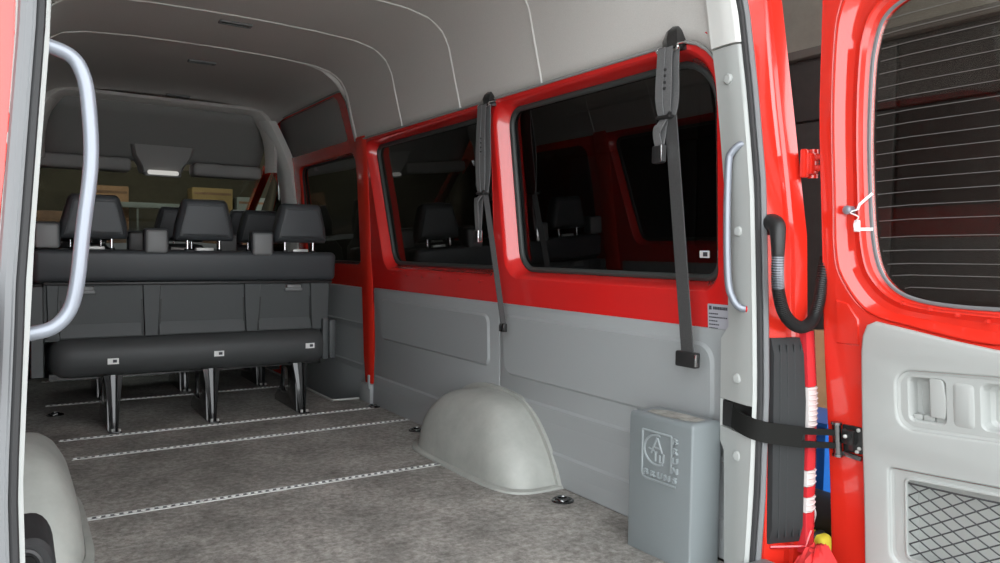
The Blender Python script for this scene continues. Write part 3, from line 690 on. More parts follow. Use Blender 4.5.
# windscreen and dashboard
bm = NB(); loft(bm, [[(x, 6.85+.1*(1-((x-CX)/1)**2), 1.66) for x in frange(0, 1.93, 9)], [(x, 7.9+.25*(1-((x-CX)/1)**2), .98) for x in frange(0, 1.93, 9)]], False); o = mk('window_9', fixn(bm), 'wind', kind='structure'); so = o.modifiers.new('t', 'SOLIDIFY'); so.thickness = .005
db = thing('dashboard', (CX, 7.5, .3), 'dark dashboard below the windscreen', 'dashboard')
bm = NB(); L = []
for x in frange(-.02, 1.95, 9):
    s = .03*math.sin((x+.3)*5)
    L.append([(x, 7.35, .35), (x, 7.28, .75), (x, 7.34, .98+s), (x, 7.55, 1.04+s*.5), (x, 7.95, 1.0), (x, 8.1, .35)])
loft(bm, L, True, True, True); mk('body', fixn(bm), 'dash', db)
bm = NB(); box(bm, (.22, 7.26, 1.0), (.66, 7.5, 1.10), .03, 3); mk('instrument_hood', bm, 'dash', db)
bm = NB(); box(bm, (-.02, 8.1, -.4), (1.95, 8.2, .98)); box(bm, (-.02, 6.6, -.06), (1.95, 8.1, -.02)); mk('floor_cab', bm, 'dash', kind='structure')

# ------------------------------------------------------------------ floor rails
RG = 'aluminium seat rails across the floor'
RL = [(3.095, .205, 1.673, 'seat rail nearest the rear doors, ending at the wheel arch cover'),
      (4.01, .212, 1.953, 'second seat rail from the rear doors'),
      (4.42, .177, 1.90, 'third seat rail from the rear doors, under the bench feet'),
      (5.43, .15, 1.735, 'fourth seat rail, under the rear bench'),
      (6.40, .15, 1.735, 'fifth seat rail, farthest forward')]
for y, x0, x1, lb in RL:
    t = thing('floor_rail', ((x0+x1)/2, y, 0), lb, 'seat rail', RG)
    bm = NB(); box(bm, (x0, y-.022, .001), (x1, y-.016, .005), .001); box(bm, (x0, y-.016, .001), (x1, y+.014, .002)); box(bm, (x0, y+.013, .001), (x1, y+.017, .004), .001)
    mk('channel', bm, 'alud', t)
    bm = NB(); box(bm, (x0, y-.0155, .0015), (x1, y+.0125, .0026)); mk('slot_strip', bm, 'greyr', t)
    bm = NB(); n = int((x1-x0)/.030)
    for i in range(n):
        x = x0+.015+i*.030; merge(bm, tube(NB(), [(x, y, .0015), (x, y, .006), (x, y, .0061)], [.0092, .0082, .003], 8))
    mk('lock_teeth', bm, 'alu', t)

# lashing rings in the floor
for x, y, lb in ((1.85, 2.385, 'round floor lashing ring between the right wheel arch cover and the grey box'), (1.915, 4.45, 'round floor lashing ring at the foot of the red door pillar'), (1.872, 3.745, 'dark floor lashing ring ahead of the right wheel arch cover'), (.19, 5.12, 'floor lashing ring by the left wall under the bench')):
    t = thing('lashing_ring', (x, y, 0), lb, 'lashing ring', 'floor lashing rings')
    bm = NB(); L = [[(x+r*math.cos(a), y+r*math.sin(a), z) for a in frange(0, 2*math.pi, 25)[:-1]] for r, z in ((.046, .001), (.046, .005), (.040, .008), (.032, .006), (.030, .002))]
    loft(bm, L, True, False, True); mk('cup', fixn(bm), 'blackm', t)
    bm = NB(); tube(bm, [(x+.022*math.cos(a), y+.022*math.sin(a), .009+.004*math.sin(a)) for a in frange(0, 2*math.pi, 21)], .004, 6); cyl(bm, (x-.012, y-.02, .005), (x+.012, y-.02, .012), .007); mk('ring', bm, 'dchrome', t)

# ------------------------------------------------------------------ wheel arch covers
def wheel_arch(dx, lab):
    t = thing('wheel_arch_cover', (1.82+dx, 3.15, 0), lab, 'wheel arch', 'wheel arch covers')
    RE = [(0, 2.53), (.12, 2.595), (.20, 2.66), (.27, 2.74), (.31, 2.81), (.33, 2.88)]      # rear edge
    FE = [(0, 3.50), (.13, 3.47), (.22, 3.41), (.285, 3.33), (.315, 3.25), (.33, 3.17)]
    XI = [(0, 1.688), (.10, 1.697), (.20, 1.722), (.27, 1.757), (.31, 1.793), (.33, 1.83)]
    ii = lambda z, T: interp(z, [q[0] for q in T], [q[1] for q in T])
    def loop(z, g=0., zz=None):
        y0 = ii(z, RE)-g; y1 = ii(z, FE)+g; xi = ii(z, XI)-g; xo = 1.958+dx; xi += dx
        out = []; N = 28; cy = (y0+y1)/2; hy = (y1-y0)/2; hx = xo-xi
        for k in range(N+1):
            a = math.pi*k/N; c = math.cos(a); s = math.sin(a); e = 2/4.8
            yy = cy-hy*math.copysign(abs(c)**e, c); xx = xo-hx*abs(s)**e
            out.append((xx, yy, z if zz is None else zz))
        return out
    bm = NB(); loft(bm, [loop(z) for z in frange(0, .33, 18)], False)
    top = loop(.33)
    cx_ = sum(p[0] for p in top)/len(top); cy_ = sum(p[1] for p in top)/len(top)
    loft(bm, [top, [(cx_+(p[0]-cx_)*.6+.02, cy_+(p[1]-cy_)*.6, .339) for p in top], [(1.955+dx, cy_+(p[1]-cy_)*.4, .341) for p in top]], False, False, False)
    fixn(bm); bmesh.ops.remove_doubles(bm, verts=bm.verts[:], dist=1e-4)
    mk('dome', bm, 'arch', t, angle=60)
    bm = NB(); loft(bm, [loop(0, .0, .014), loop(0, .012, .014), loop(0, .024, .010), loop(0, .026, .001)], False); mk('floor_flange', fixn(bm), 'arch', t)
    # raised flange along the wall
    ed = [(q[1], q[0]) for q in RE]+[(3.06, .338)]+[(q[1], q[0]) for q in FE[::-1]]
    path = catmull([(y, z, 0) for y, z in ed], 4); c = Vector((3.15, .1, 0)); bm = NB(); L = []
    for p in path:
        d = (p-c).normalized(); X = lambda z: wx(z)+dx-.003
        q = p+d*.022; q2 = p-d*.008
        L.append([(X(q2.y), q2.x, max(.001, q2.y)), (X(q2.y)-.024, q2.x, max(.001, q2.y)), (X(q.y)-.024, q.x, max(.001, q.y)), (X(q.y), q.x+.0, max(.001, q.y))])
    loft(bm, L, True, True, True); mk('wall_flange', fixn(bm), 'arch', t)
    return t
wheel_arch(0, 'grey plastic wheel arch cover against the right wall beside the jack box')
MIR = True; wheel_arch(.055, 'grey wheel arch cover at the left border behind the doorway'); MIR = False

# black pod in the lower left corner, behind the left jamb
t = thing('storage_cup', (.03, 1.76, 0), 'black round mouthed holder in the lower left corner of the photo', 'holder')
bm = NB(); L = []
sec = lambda w_, z0, zt, y: [(.0, y, z0), (w_, y, z0)]+[(w_*(.35+.65*math.cos(a)), y, zt-.075*(1-math.sin(a))) for a in frange(0, math.pi/2, 7)]+[(-.02, y, zt)]
L = [sec(.060, 0, .404, 1.75), sec(.066, 0, .412, 1.76), sec(.066, 0, .412, 1.93), sec(.05, 0, .40, 1.95)]
loft(bm, L, True, True, True); mk('body', fixn(bm), 'blackr', t)
bm = NB(); pts = [Vector((.010+.028*math.cos(a), 1.748, .355+.036*math.sin(a))) for a in frange(0, 2*math.pi, 25)]; tube(bm, pts, .006, 6); mk('rim', bm, 'black', t)
bm = NB(); tube(bm, [(.010, 1.746, .355), (.010, 1.752, .355)], [.027, .027], 16); mk('mouth', bm, 'matt', t)
bm = NB(); cyl(bm, (.014, 1.740, .333), (.030, 1.745, .338), .009, None, 10); box(bm, (.004, 1.738, .310), (.020, 1.744, .328), .003); mk('clasp', bm, 'alud', t)

# ------------------------------------------------------------------ grey jack box with embossed logo
BA = Vector((1.766, 1.913, 0)); BBv = Vector((1.775, 1.635, 0)); BE = (BBv-BA).normalized(); BN = Vector((BE.y, -BE.x, 0))
if BN.x > 0: BN = -BN
def J(s, z, w_=0.): return BA+BE*s+Vector((0, 0, z))+BN*w_
jb = thing('jack_box', J(.12, 0, -.05), 'tall grey plastic box with embossed emblem, standing beside the doorway', 'box')
bm = NB(); L = []
ft = rrect(0, -.140, .278, 0, .007, 3)
for z, g in ((0, .0), (.006, 0), (.45, 0), (.460, .0015), (.466, .006), (.468, .014)):
    L.append([J(.139+(s-.139)*(1-g/.139), z, -.07+(w_+.07)*(1-g/.07)) for s, w_ in ft])
loft(bm, L, True, True, False)
loft(bm, [L[-1], [J(.139+(s-.139)*.6, .465, -.07+(w_+.07)*.6) for s, w_ in ft]], True, False, True); fixn(bm)
mk('body', bm, 'boxp', jb)
bm = NB(); t = plate([(.03, .03), (.10, .022), (.17, .03), (.215, .05), (.20, .08), (.12, .09), (.05, .085), (.02, .06)], (), .001, 0); remap(t, lambda s, d, w_: J(s*1.2+.01, .4662+w_, -d*1.25)); merge(bm, t); mk('dust', bm, 'dirt', jb)
# emblem: frame, ring, A and tree strokes, the word along two sides
bm = NB(); em = lambda a, b, c=0.: J(.065+a*1.2, .414+b*.95, c+.0008)
def stroke(pts, r=.0042): merge(bm, tube(NB(), [em(x, y) for x, y in pts], r, 6))
stroke([(.0, -.150), (.0, 0)]); stroke([(0, 0), (.107, 0)]); stroke([(.107, 0), (.107, -.125)])
stroke([(.0, -.150), (.004, -.162), (.015, -.168), (.125, -.168)])
stroke([(.054+.046*math.cos(a), -.061+.052*math.sin(a)) for a in frange(math.radians(75), math.radians(300), 18)])
stroke([(.034, -.075), (.054, -.018)], .004); stroke([(.056, -.018), (.074, -.068)], .004); stroke([(.040, -.052), (.064, -.054)], .003)
stroke([(.024, -.060), (.046, -.066)], .003); stroke([(.050, -.068), (.050, -.100)], .004); stroke([(.050, -.068), (.056, -.068)], .003); stroke([(.066, -.076), (.066, -.102)], .004); stroke([(.080, -.068), (.078, -.098)], .004); stroke([(.066, -.102), (.078, -.100)], .003)
for i, ch in enumerate('BRUN'):
    txt(ch, .029, .0085, lambda x, y, z, i=i: em(.018+i*.026+x, -.146+y, z), bm, 0)
    txt(ch, .029, .0085, lambda x, y, z, i=i: em(.123+x, -.014-i*.033+y, z), bm, 0)
txt('S', .029, .0085, lambda x, y, z: em(.123+x, -.146+y, z), bm, .0004)
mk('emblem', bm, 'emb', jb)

# ------------------------------------------------------------------ grab handles
def handle(pts, r, lab, m='steel'):
    t = thing('grab_handle', pts[0], lab, 'grab handle', None)
    bm = NB(); tube(bm, catmull(pts, 8), r, 14); mk('bar', bm, m, t)
    for a, b in ((pts[0], pts[1]), (pts[-1], pts[-2])):
        v = (Vector(b)-Vector(a)).normalized(); a = Vector(a); bm = NB(); tube(bm, [a+v*-.002, a+v*.006, a+v*.009], [r*1.4, r*1.35, r*1.02], 14)
        mk('flange', bm, 'redin', t, label='red rimmed end')
    return t
handle([(1.884, 1.545, 1.336), (1.868, 1.560, 1.338), (1.856, 1.580, 1.316), (1.852, 1.588, 1.28), (1.852, 1.588, 1.10), (1.855, 1.580, .925), (1.860, 1.563, .865), (1.870, 1.542, .840), (1.886, 1.525, .838)], .0115, 'slim grey grab handle on the right doorway trim')
handle([(0.000, 1.545, 1.352), (0.028, 1.552, 1.353), (0.083, 1.56, 1.340), (0.106, 1.56, 1.305), (0.115, 1.56, 1.240), (0.117, 1.56, 1.150), (0.104, 1.56, 1.030), (0.094, 1.56, 0.935), (0.082, 1.56, 0.885), (0.057, 1.556, 0.855), (0.023, 1.55, 0.845), (-0.006, 1.545, 0.842)], .0128, 'large grey tubular grab handle on the left doorway trim')

# ------------------------------------------------------------------ hanging strap bundles
def strap(name, Y, ztop, zt, ztie, zloop, zend, X, w_, lean, lab, lw):
    t = thing(name, (X, Y, zend), lab, 'strap', 'hanging belt straps')
    bm = NB()
    # bracket : black hood over a chrome hook
    L = []
    for z, hw, d in ((zt-.002, w_*.48, .030), (zt+.03, w_*.46, .034), (ztop-.015, w_*.34, .028), (ztop, w_*.2, .016)):
        L.append([(X+.038, Y-hw, z), (X+.038-d*1.2, Y-hw*.9, z), (X+.034-d*1.5, Y, z), (X+.038-d*1.2, Y+hw*.9, z), (X+.038, Y+hw, z)])
    loft(bm, L, True, True, True); mk('hook_cover', fixn(bm), 'blackm', t)
    bm = NB(); tube(bm, catmull([(X+.03, Y-w_*.55, zt+.02), (X-.01, Y-w_*.55, zt+.008), (X-.012, Y-w_*.5, zt-.008), (X-.012, Y+w_*.5, zt-.008), (X-.01, Y+w_*.55, zt+.008), (X+.03, Y+w_*.55, zt+.02)], 5), .004, 8); mk('hook', bm, 'chrome', t)
    # folded bundle: several plies
    bm = NB()
    for i, (dy, dx, ww) in enumerate(((-w_*.25, 0, w_*.55), (w_*.25, -.004, w_*.55), (-w_*.05, -.013, w_*.6), (w_*.22, -.020, w_*.42))):
        n = 9; pts = []
        for k in range(n):
            f = k/(n-1); z = zt+.004-(zt-ztie)*f
            pts.append((X+dx-.010*math.sin(math.pi*f)*(1 if i > 1 else -.4), Y+dy*(1-.45*f**6)+.004*math.sin(5*f+i), z))
        ribbon(bm, pts, (0, 1, 0), [ww*(1-.25*(k/(n-1))**6) for k in range(n)], .004)
    mk('folded_webbing', bm, 'webl', t)
    bm = NB(); box(bm, (X-.030, Y-w_*.40, ztie-.006), (X+.008, Y+w_*.40, ztie+.006), .005); cyl(bm, (X-.026, Y-w_*.42, ztie+.01), (X-.026, Y-w_*.30, ztie+.002), .006); mk('tie', bm, 'black', t)
    bm = NB(); zc = zt-(zt-ztie)*.45
    for dz in (-.03, -.01, .012, .032): merge(bm, box(NB(), (X-.030, Y-w_*.02-.008, zc+dz-.006), (X-.020, Y-w_*.02+.010, zc+dz+.004), .003))
    mk('adjuster', bm, 'black', t)
    # short tail with buckle
    bm = NB(); yb = Y+w_*.27
    ribbon(bm, catmull([(X-.008, Y+.01, ztie), (X-.03, yb-.012, ztie-.03), (X-.028, yb+.004, ztie-.05), (X-.02, yb, zloop+.055)], 4), (0, 1, 0), w_*.38, .005)
    ribbon(bm, catmull([(X-.004, Y+.01, ztie), (X-.006, yb-.004, ztie-.035), (X-.012, yb, zloop+.055)], 4), (0, 1, 0), w_*.38, .005); mk('tail_webbing', bm, 'webl', t)
    bm = NB(); box(bm, (X-.034, yb-w_*.30, zloop), (X-.008, yb+w_*.26, zloop+.06), .006); mk('buckle', bm, 'black', t)
    bm = NB(); box(bm, (X-.037, yb-w_*.36, zloop+.004), (X-.012, yb-w_*.28, zloop+.062), .003); mk('buckle_tongue', bm, 'chrome', t)
    # long belt
    bm = NB(); n = 12; pts = []
    for k in range(n):
        f = k/(n-1); pts.append((X-.004+lean[0]*f, Y-w_*.18+lean[1]*f, ztie-(ztie-zend-.025)*f))
    ribbon(bm, pts, (lw[0], lw[1], 0), lw[2], .004); mk('belt', bm, 'web', t)
    if lw[2] > .04:
        bm = NB(); e = Vector(pts[-1])+Vector((lean[0]*.02, lean[1]*.02, 0)); box(bm, (e.x-.016, e.y-.046, zend-.012), (e.x+.010, e.y+.046, zend+.040), .007, 3); be = mk('end_buckle', bm, 'black', t)
        bm = NB(); box(bm, (e.x-.018, e.y-.049, zend-.006), (e.x-.004, e.y-.042, zend+.034), .002); mk('buckle_edge', bm, 'chrome', be)
    else:
        bm = NB(); e = Vector(pts[-1]); box(bm, (e.x-.012, e.y-.018, zend-.006), (e.x+.010, e.y+.018, zend+.034), .004); box(bm, (e.x-.013, e.y+.010, zend-.004), (e.x+.0, e.y+.02, zend+.026), .002); mk('end_buckle', bm, 'blackm', t)
strap('strap_bundle', 1.858, 1.768, 1.69, 1.462, 1.308, .640, 1.862, .082, (.015, -.088), 'dark strap bundle hanging over the rear side window, nearest the doorway', (0.15, 1, .062))
strap('strap_bundle', 3.052, 1.752, 1.685, 1.275, 1.04, .640, 1.868, .084, (.015, -.150), 'dark strap bundle hanging between the two side windows, above the wheel arch cover', (1, .12, .030))

# ------------------------------------------------------------------ bench seats
def bench():
    r = thing('bench_seat', (.90, 4.75, 0), 'black three seat rear bench, the one nearest the rear doors, seen from behind', 'bench seat', 'rows of bench seats')
    bm = NB(); box(bm, (.072, 4.64, .800), (1.738, 4.80, .982), .035, 4)
    for v in bm.verts:
        v.co.y += (.98-v.co.z)*.12
    mk('backrest', bm, 'seat', r)
    bm = NB(); L = [[(x, 4.70, .80), (x, 4.685, .785), (x, 4.70, .60), (x, 4.715, .48), (x, 4.80, .48), (x, 4.80, .80)] for x in (.13, 1.70)]
    loft(bm, L, True, True, True); fixn(bm)
    for (a, b, c, d) in ((.135, .195, .135, .205), (.605, .700, .615, .690), (1.165, 1.265, 1.18, 1.25), (1.575, 1.69, 1.59, 1.69)):
        L = [[(a-.006, 4.70, .785), (a+.004, 4.672, .785), (b-.004, 4.672, .785), (b+.006, 4.70, .785)], [(a+.002, 4.71, .62), (a+.010, 4.680, .62), (b-.010, 4.680, .62), (b-.002, 4.71, .62)], [(c, 4.72, .495), (c+.006, 4.69, .495), (d-.006, 4.69, .495), (d, 4.72, .495)]]
        t = NB(); loft(t, L, True, True, True); fixn(t); merge(bm, t)
    for a, b in ((.131, .121), (.200, .212), (.600, .611), (.705, .694), (1.160, 1.176), (1.270, 1.254), (1.570, 1.587)):
        t = NB(); ribbon(t, [(a, 4.695, .785), ((a+b)/2, 4.700, .63), (b, 4.712, .495)], (1, 0, 0), .009, .012, 1); merge(bm, t)
    for a, b in ((.20, .60), (.695, 1.172), (1.258, 1.585)):
        t = NB(); loft(t, [[(a, 4.71, .575), (b, 4.71, .575)], [(a, 4.703, .568), (b, 4.703, .568)], [(a, 4.685, .50), (b, 4.685, .50)]], False); merge(bm, t)
    mk('back_shell', bm, ['seatp', 'black'], r, angle=25)
    bm = NB(); box(bm, (.125, 4.66, .785), (1.715, 4.72, .803), .006); mk('seam_gap', bm, 'black', r)
    for x in (.315, 1.465):
        bm = NB(); box(bm, (x-.045, 4.655, .755), (x+.045, 4.70, .778), .006); box(bm, (x-.055, 4.66, .738), (x+.055, 4.70, .758), .006); mk('release_latch', bm, 'outlet', r, label='grey release latch')
    # lower roll
    bm = NB(); L = []
    for x, s in ((.150, .55), (.162, .72), (.205, .97), (.26, 1), (.9, 1.03), (1.60, 1), (1.645, .95), (1.68, .7)):
        sec_ = [(4.72, .492), (4.690, .487), (4.652, .455), (4.633, .415), (4.640, .350), (4.664, .300), (4.70, .276), (4.86, .272), (4.86, .488)]
        L.append([(x, 4.80+(y-4.80)*s, .385+(z-.385)*(s if s < 1 else 1)) for y, z in sec_])
    loft(bm, L, True, True, True); mk('seat_back_roll', fixn(bm), 'seatc', r, angle=45)
    bm = NB(); box(bm, (.14, 4.80, .28), (1.70, 5.30, .46), .05, 3); mk('seat_cushion', bm, 'seat', r)
    bm = NB(); box(bm, (.15, 4.78, .255), (1.68, 5.20, .29)); mk('seat_frame', bm, 'blackm', r)
    bm = NB(); L = [[(.062, 4.65, z), (.066, 4.635, z), (.118, 4.635, z), (.125, 4.66, z), (.125, 5.0, z), (.062, 5.0, z)] for z in (.30, .56, .78)]; loft(bm, L, True, True, True); mk('side_cover', fixn(bm), 'seatp', r)
    bm = NB(); box(bm, (1.69, 4.64, .30), (1.735, 4.95, .55), .012); cyl(bm, (1.70, 4.645, .32), (1.70, 4.63, .32), .012); box(bm, (1.652, 4.655, .295), (1.69, 4.70, .56), .008); mk('side_cover', bm, 'seatp', r)
    for x, z in ((.450, .366), (1.010, .375), (1.560, .392)):
        bm = NB(); box(bm, (x-.028, 4.629, z-.016), (x+.028, 4.637, z+.016)); lb = mk('label', bm, 'white', r, label='small white label')
        bm = NB(); box(bm, (x-.002, 4.626, z-.007), (x+.018, 4.632, z+.009)); mk('print', bm, 'ink', lb)
    for x0, x1, z0, z1 in ((.085, .197, .985, 1.118), (.615, .731, .965, 1.098), (1.205, 1.325, .958, 1.095)):
        bm = NB(); box(bm, (x0, 4.625, z0), (x1, 4.70, z1), .016, 3); mk('belt_outlet', bm, 'outlet', r, label='pale grey belt outlet block')
        bm = NB(); box(bm, (x0-.006, 4.632, z0+.004), (x1+.006, 4.72, z1+.008), .016, 3); mk('outlet_cover', bm, 'seat', r)
    for x in (.368, .945, 1.520):
        hr = [(x-.160, 1.040), (x+.160, 1.040), (x+.168, 1.06), (x+.160, 1.13), (x+.126, 1.262), (x+.108, 1.283), (x-.108, 1.283), (x-.126, 1.262), (x-.160, 1.13), (x-.168, 1.06)]
        bm = plate(hr, (), .125, .04, 5); remap(bm, lambda a, b, c: (a, 4.735+c-(b-1.15)*.08, b)); hh = mk('headrest', bm, 'seat', r, angle=60)
        bm = NB(); s = [(x-.145, 1.062), (x-.106, 1.245), (x+.106, 1.245), (x+.145, 1.062)]
        tube(bm, [(a, 4.6735-(b-1.15)*.08, b) for a, b in s], .0035, 6); mk('seam', bm, 'seatp', hh)
        for dx in (-.095, .085):
            bm = NB(); cyl(bm, (x+dx, 4.72, .97), (x+dx, 4.72, 1.07), .008, None, 10); mk('post', bm, 'chrome', hh)
            bm = NB(); cyl(bm, (x+dx, 4.72, .978), (x+dx, 4.72, .992), .016, None, 12); mk('post_collar', bm, 'black', hh)
        bm = NB(); box(bm, (x-.05, 4.70, .978), (x+.05, 4.74, 1.0), .006); mk('locking_bar', bm, 'alud', hh)
    for x in (.442, .950, 1.474):
        # leg: tapered pressed rear post plus a side plate with a window
        bm = NB(); L = []
        for z, hw, y in ((.0, .018, 4.505), (.012, .018, 4.505), (.10, .024, 4.515), (.20, .034, 4.535), (.30, .046, 4.555)):
            L.append([(x-hw, y+.03, z), (x-hw, y, z), (x-hw*.45, y-.006, z), (x-hw*.25, y+.012, z), (x+hw*.25, y+.012, z), (x+hw*.45, y-.006, z), (x+hw, y, z), (x+hw, y+.03, z)])
        loft(bm, L, True, True, True); lg = mk('leg', fixn(bm), 'blackm', r)
        bm = plate([(4.52, .004), (4.98, .004), (4.99, .03), (4.86, .12), (4.83, .29), (4.56, .29)], [rrect(4.70, .10, 4.80, .25, .03, 4)], .012, .002)
        remap(bm, lambda a, b, c: (x-.028+c, a, b)); mk('side_plate', bm, 'blackm', lg)
        bm = NB(); box(bm, (x-.03, 4.46, .001), (x+.03, 4.53, .008), .002); mk('foot_plate', bm, 'blackm', lg)
        for dx in (-.012, .022):
            bm = NB(); cyl(bm, (x+dx, 4.488, .006), (x+dx, 4.488, .020), .008, None, 10); mk('floor_bolt', bm, 'alud', lg)
    return r
b1_ = bench()
b2_ = dup(b1_, (.035, 1.035, 0), 'black three seat bench, the middle row hidden behind the rear bench')
b2_.location.z = 0
# cab seats
def cabseat(x, lab):
    r = thing('cab_seat', (x, 6.85, -.02), lab, 'seat', 'cab seats')
    bm = plate([(x-.22, .35), (x+.22, .35), (x+.24, .5), (x+.21, .95), (x+.15, 1.03), (x-.15, 1.03), (x-.21, .95), (x-.24, .5)], (), .13, .04, 4); remap(bm, lambda a, b, c: (a, 6.85+c-(b-.5)*.12, b)); mk('backrest', bm, 'seat', r)
    bm = NB(); box(bm, (x-.24, 6.85, .28), (x+.24, 7.28, .44), .05, 3); mk('seat_cushion', bm, 'seat', r)
    bm = NB(); box(bm, (x-.2, 6.9, -.02), (x+.2, 7.2, .29), .02); mk('seat_base', bm, 'black', r)
    bm = plate([(x-.14, 1.07), (x+.14, 1.07), (x+.15, 1.2), (x+.10, 1.33), (x-.10, 1.33), (x-.15, 1.2)], (), .11, .04, 4); remap(bm, lambda a, b, c: (a, 6.79+c-(b-1.2)*.1, b)); hh = mk('headrest', bm, 'seat', r)
    bm = NB(); cyl(bm, (x-.06, 6.80, 1.0), (x-.06, 6.80, 1.1), .008); cyl(bm, (x+.06, 6.80, 1.0), (x+.06, 6.80, 1.1), .008); mk('post', bm, 'chrome', hh)
cabseat(.45, 'dark driver seat seen far ahead behind the left headrest')
cabseat(1.18, 'dark cab seat seen far ahead beside the middle headrest')
cabseat(1.68, 'dark cab seat seen far ahead, rightmost of the three')

# ------------------------------------------------------------------ stickers
st = thing('data_sticker', (wx(.79)-.002, 1.69, .745), 'silver printed data sticker on the red wall beside the right grab handle', 'sticker')
bm = plate(rrect(1.650, .748, 1.742, .838, .004, 2), (), .002, 0); remap(bm, lambda y, z, w_: (wx(z)-.0015+w_, y, z)); mk('label_sheet', bm, 'labelgrey', st)
bm = NB()
rngs = random.Random(3)
box(bm, (wx(.82)-.004, 1.725, .819), (wx(.82)-.002, 1.735, .832))
y = 1.718
while y > 1.662:
    wd = rngs.uniform(.004, .007); box(bm, (wx(.82)-.004, y-wd, .820), (wx(.82)-.002, y, .830)); y -= wd+.0016
for z in (.806, .794, .782, .770, .758):
    y = 1.736
    while y > 1.70 if z != .794 else y > 1.66:
        wd = rngs.uniform(.003, .008); box(bm, (wx(z)-.004, y-wd, z-.002), (wx(z)-.002, y, z+.002)); y -= wd+.002
mk('print', bm, 'ink', st)
bm = plate(rrect(1.80, .990, 1.843, 1.015, .002, 2), (), .002, 0); remap(bm, lambda y, z, w_: (wx(z)+.076+w_, y, z))
ws = mk('window_sticker', bm, 'white', label='tiny white sticker on the lower corner of the rear side window', cat='sticker')
bm = NB(); box(bm, (wx(1.0)+.0735, 1.808, .995), (wx(1.0)+.0752, 1.827, 1.010)); mk('print', bm, 'ink', ws)

# ------------------------------------------------------------------ things in the garage
def gt(name, bm, mat, label, cat, group=None, **k): return mk(name, bm, mat, None, label, cat, group, **k)
cb = thing('storage_cabinet', (3.3, 3.0, -.75), 'tall dark cabinet behind the open rear door, below the pale wall', 'cabinet')
bm = NB(); box(bm, (3.12, .80, -.75), (3.58, 4.0, 1.92), .01); mk('body', bm, 'cab', cb)
bm = NB(); box(bm, (3.08, .78, 1.92), (3.59, 4.03, 1.96), .006); mk('top_board', bm, 'plasterd', cb)
for a, b in ((.82, 1.77), (1.79, 2.86), (2.88, 3.98)):
    bm = NB(); box(bm, (3.10, a, -.70), (3.12, b, 1.62), .004); box(bm, (3.10, a, 1.63), (3.12, b, 1.90), .004); mk('door', bm, 'cab', cb)
bm = NB(); box(bm, (2.60, 2.02, -.75), (3.08, 2.05, .68), .004, 1, Matrix.Rotation(math.radians(-18), 3, 'Z'), (2.9, 2.02, -.75)); gt('cardboard_sheet', bm, 'card', 'upright brown cardboard sheet glimpsed between tail light and open door', 'cardboard')
bm = NB(); L = []
for z, g in ((-.75, .05), (-.70, .03), (.33, 0), (.345, -.015), (.36, -.015), (.36, .0)):
    L.append([(2.62+g, 1.74+g, z), (2.86-g, 1.74+g, z), (2.86-g, 1.93-g, z), (2.62+g, 1.93-g, z)])
loft(bm, L, True, True, True); gt('plastic_bin', fixn(bm), 'blue', 'blue plastic bin beside the cardboard sheet', 'bin')
bm = NB()
for i, z in enumerate((-.66, -.52, -.38, -.26, -.15, -.04, .06)):
    L = []
    for f in frange(0, math.pi*2, 13)[:-1]: pass
    box(bm, (2.40+.01*(i % 2)-(.11 if z < -.1 else 0), 1.42, z-.075), (2.56, 1.82-.02*(i % 3), z+.075), .06, 4)
gt('folded_bundle', bm, 'blackr', 'black rolled bundle stacked behind the open door', 'bundle')
bm = NB(); tube(bm, catmull([(2.385, 1.655, .13), (2.375, 1.612, .10), (2.382, 1.62, .06), (2.388, 1.64, .01)], 6), .006, 6); gt('hanging_strap', bm, 'white', 'thin white strap hanging down the black bundle', 'strap')
rr = random.Random(5)
bm = NB(); L = []
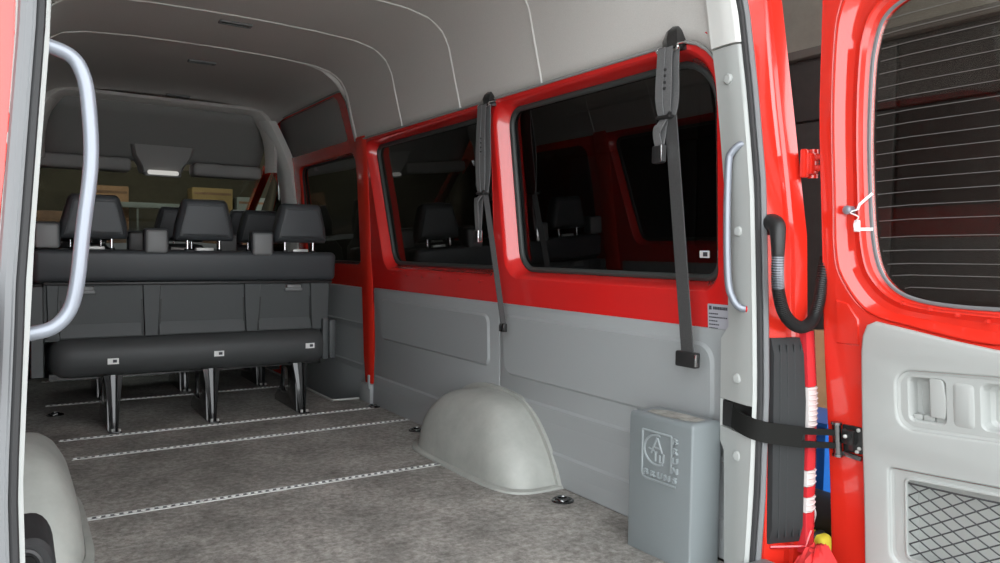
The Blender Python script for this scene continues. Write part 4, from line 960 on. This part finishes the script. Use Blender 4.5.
for z, q in ((-.03, .85), (.0, 1.0), (.035, 1.02), (.07, .92), (.10, .70), (.125, .42), (.135, .15)):
    L.append([(1.998+(.092*q)*math.cos(a)+rr.uniform(-.010, .010)+z*.12, 1.352+(.048*q)*math.sin(a)+rr.uniform(-.007, .007), max(-.03, z+rr.uniform(-.012, .012)*(z > 0)) ) for a in frange(0, 2*math.pi, 31)[:-1]])
loft(bm, L, True, True, True); gt('cloth_bag', fixn(bm), 'redcloth', 'crumpled red cloth bag lying on the bumper below the tail light', 'bag', angle=75)
bm = NB(); box(bm, (2.305, 1.54, -.074), (2.385, 1.70, .035), .02, 3, Matrix.Rotation(.1, 3, 'Z')); po_ = gt('pouch', bm, 'yellow', 'yellow and black pouch lying on the black bundle', 'pouch')
bm = NB(); box(bm, (2.300, 1.565, -.0735), (2.390, 1.60, .040), .015, 3); mk('band', bm, 'black', po_)
# shelf with cartons against the far garage wall, seen through the windscreen
s_ = thing('workbench', (1.8, 10.7, -.75), 'dim workbench with rear board beyond the windscreen', 'workbench')
bm = NB(); box(bm, (-.1, 10.35, 1.02), (3.4, 11.15, 1.09), .01); mk('worktop', bm, 'wood', s_)
for x in (0, 3.3):
    bm = NB(); box(bm, (x-.05, 10.4, -.75), (x+.05, 11.1, 1.02), .01); mk('leg', bm, 'wood', s_)
bm = NB(); box(bm, (1.1, 10.52, 1.49), (1.95, 10.6, 1.56), .01); box(bm, (1.3, 10.54, 1.09), (1.32, 10.56, 1.50)); box(bm, (1.91, 10.54, 1.09), (1.93, 10.56, 1.50)); gt('metal_frame', bm, 'green', 'pale grey frame standing on the far workbench', 'frame')
for x0, x1, z1, m, lb in ((.15, .62, 1.42, 'wood', 'dark brown crate at the left end of the far workbench'), (.72, 1.22, 1.76, 'card', 'tall brown carton on the far workbench'), (1.98, 2.50, 1.80, 'ochre', 'ochre carton on the far workbench beside the pale frame'), (2.56, 2.95, 1.70, 'green', 'pale carton at the right end of the far workbench')):
    bm = NB(); box(bm, (x0, 10.65, 1.09), (x1, 11.0, z1), .008); o = gt('carton', bm, m, lb, 'carton', 'cartons on the far workbench')
    bm = NB(); box(bm, (x0+.02, 10.645, z1-.09), (x1-.02, 10.66, z1-.06)); mk('tape', bm, 'wood', o)
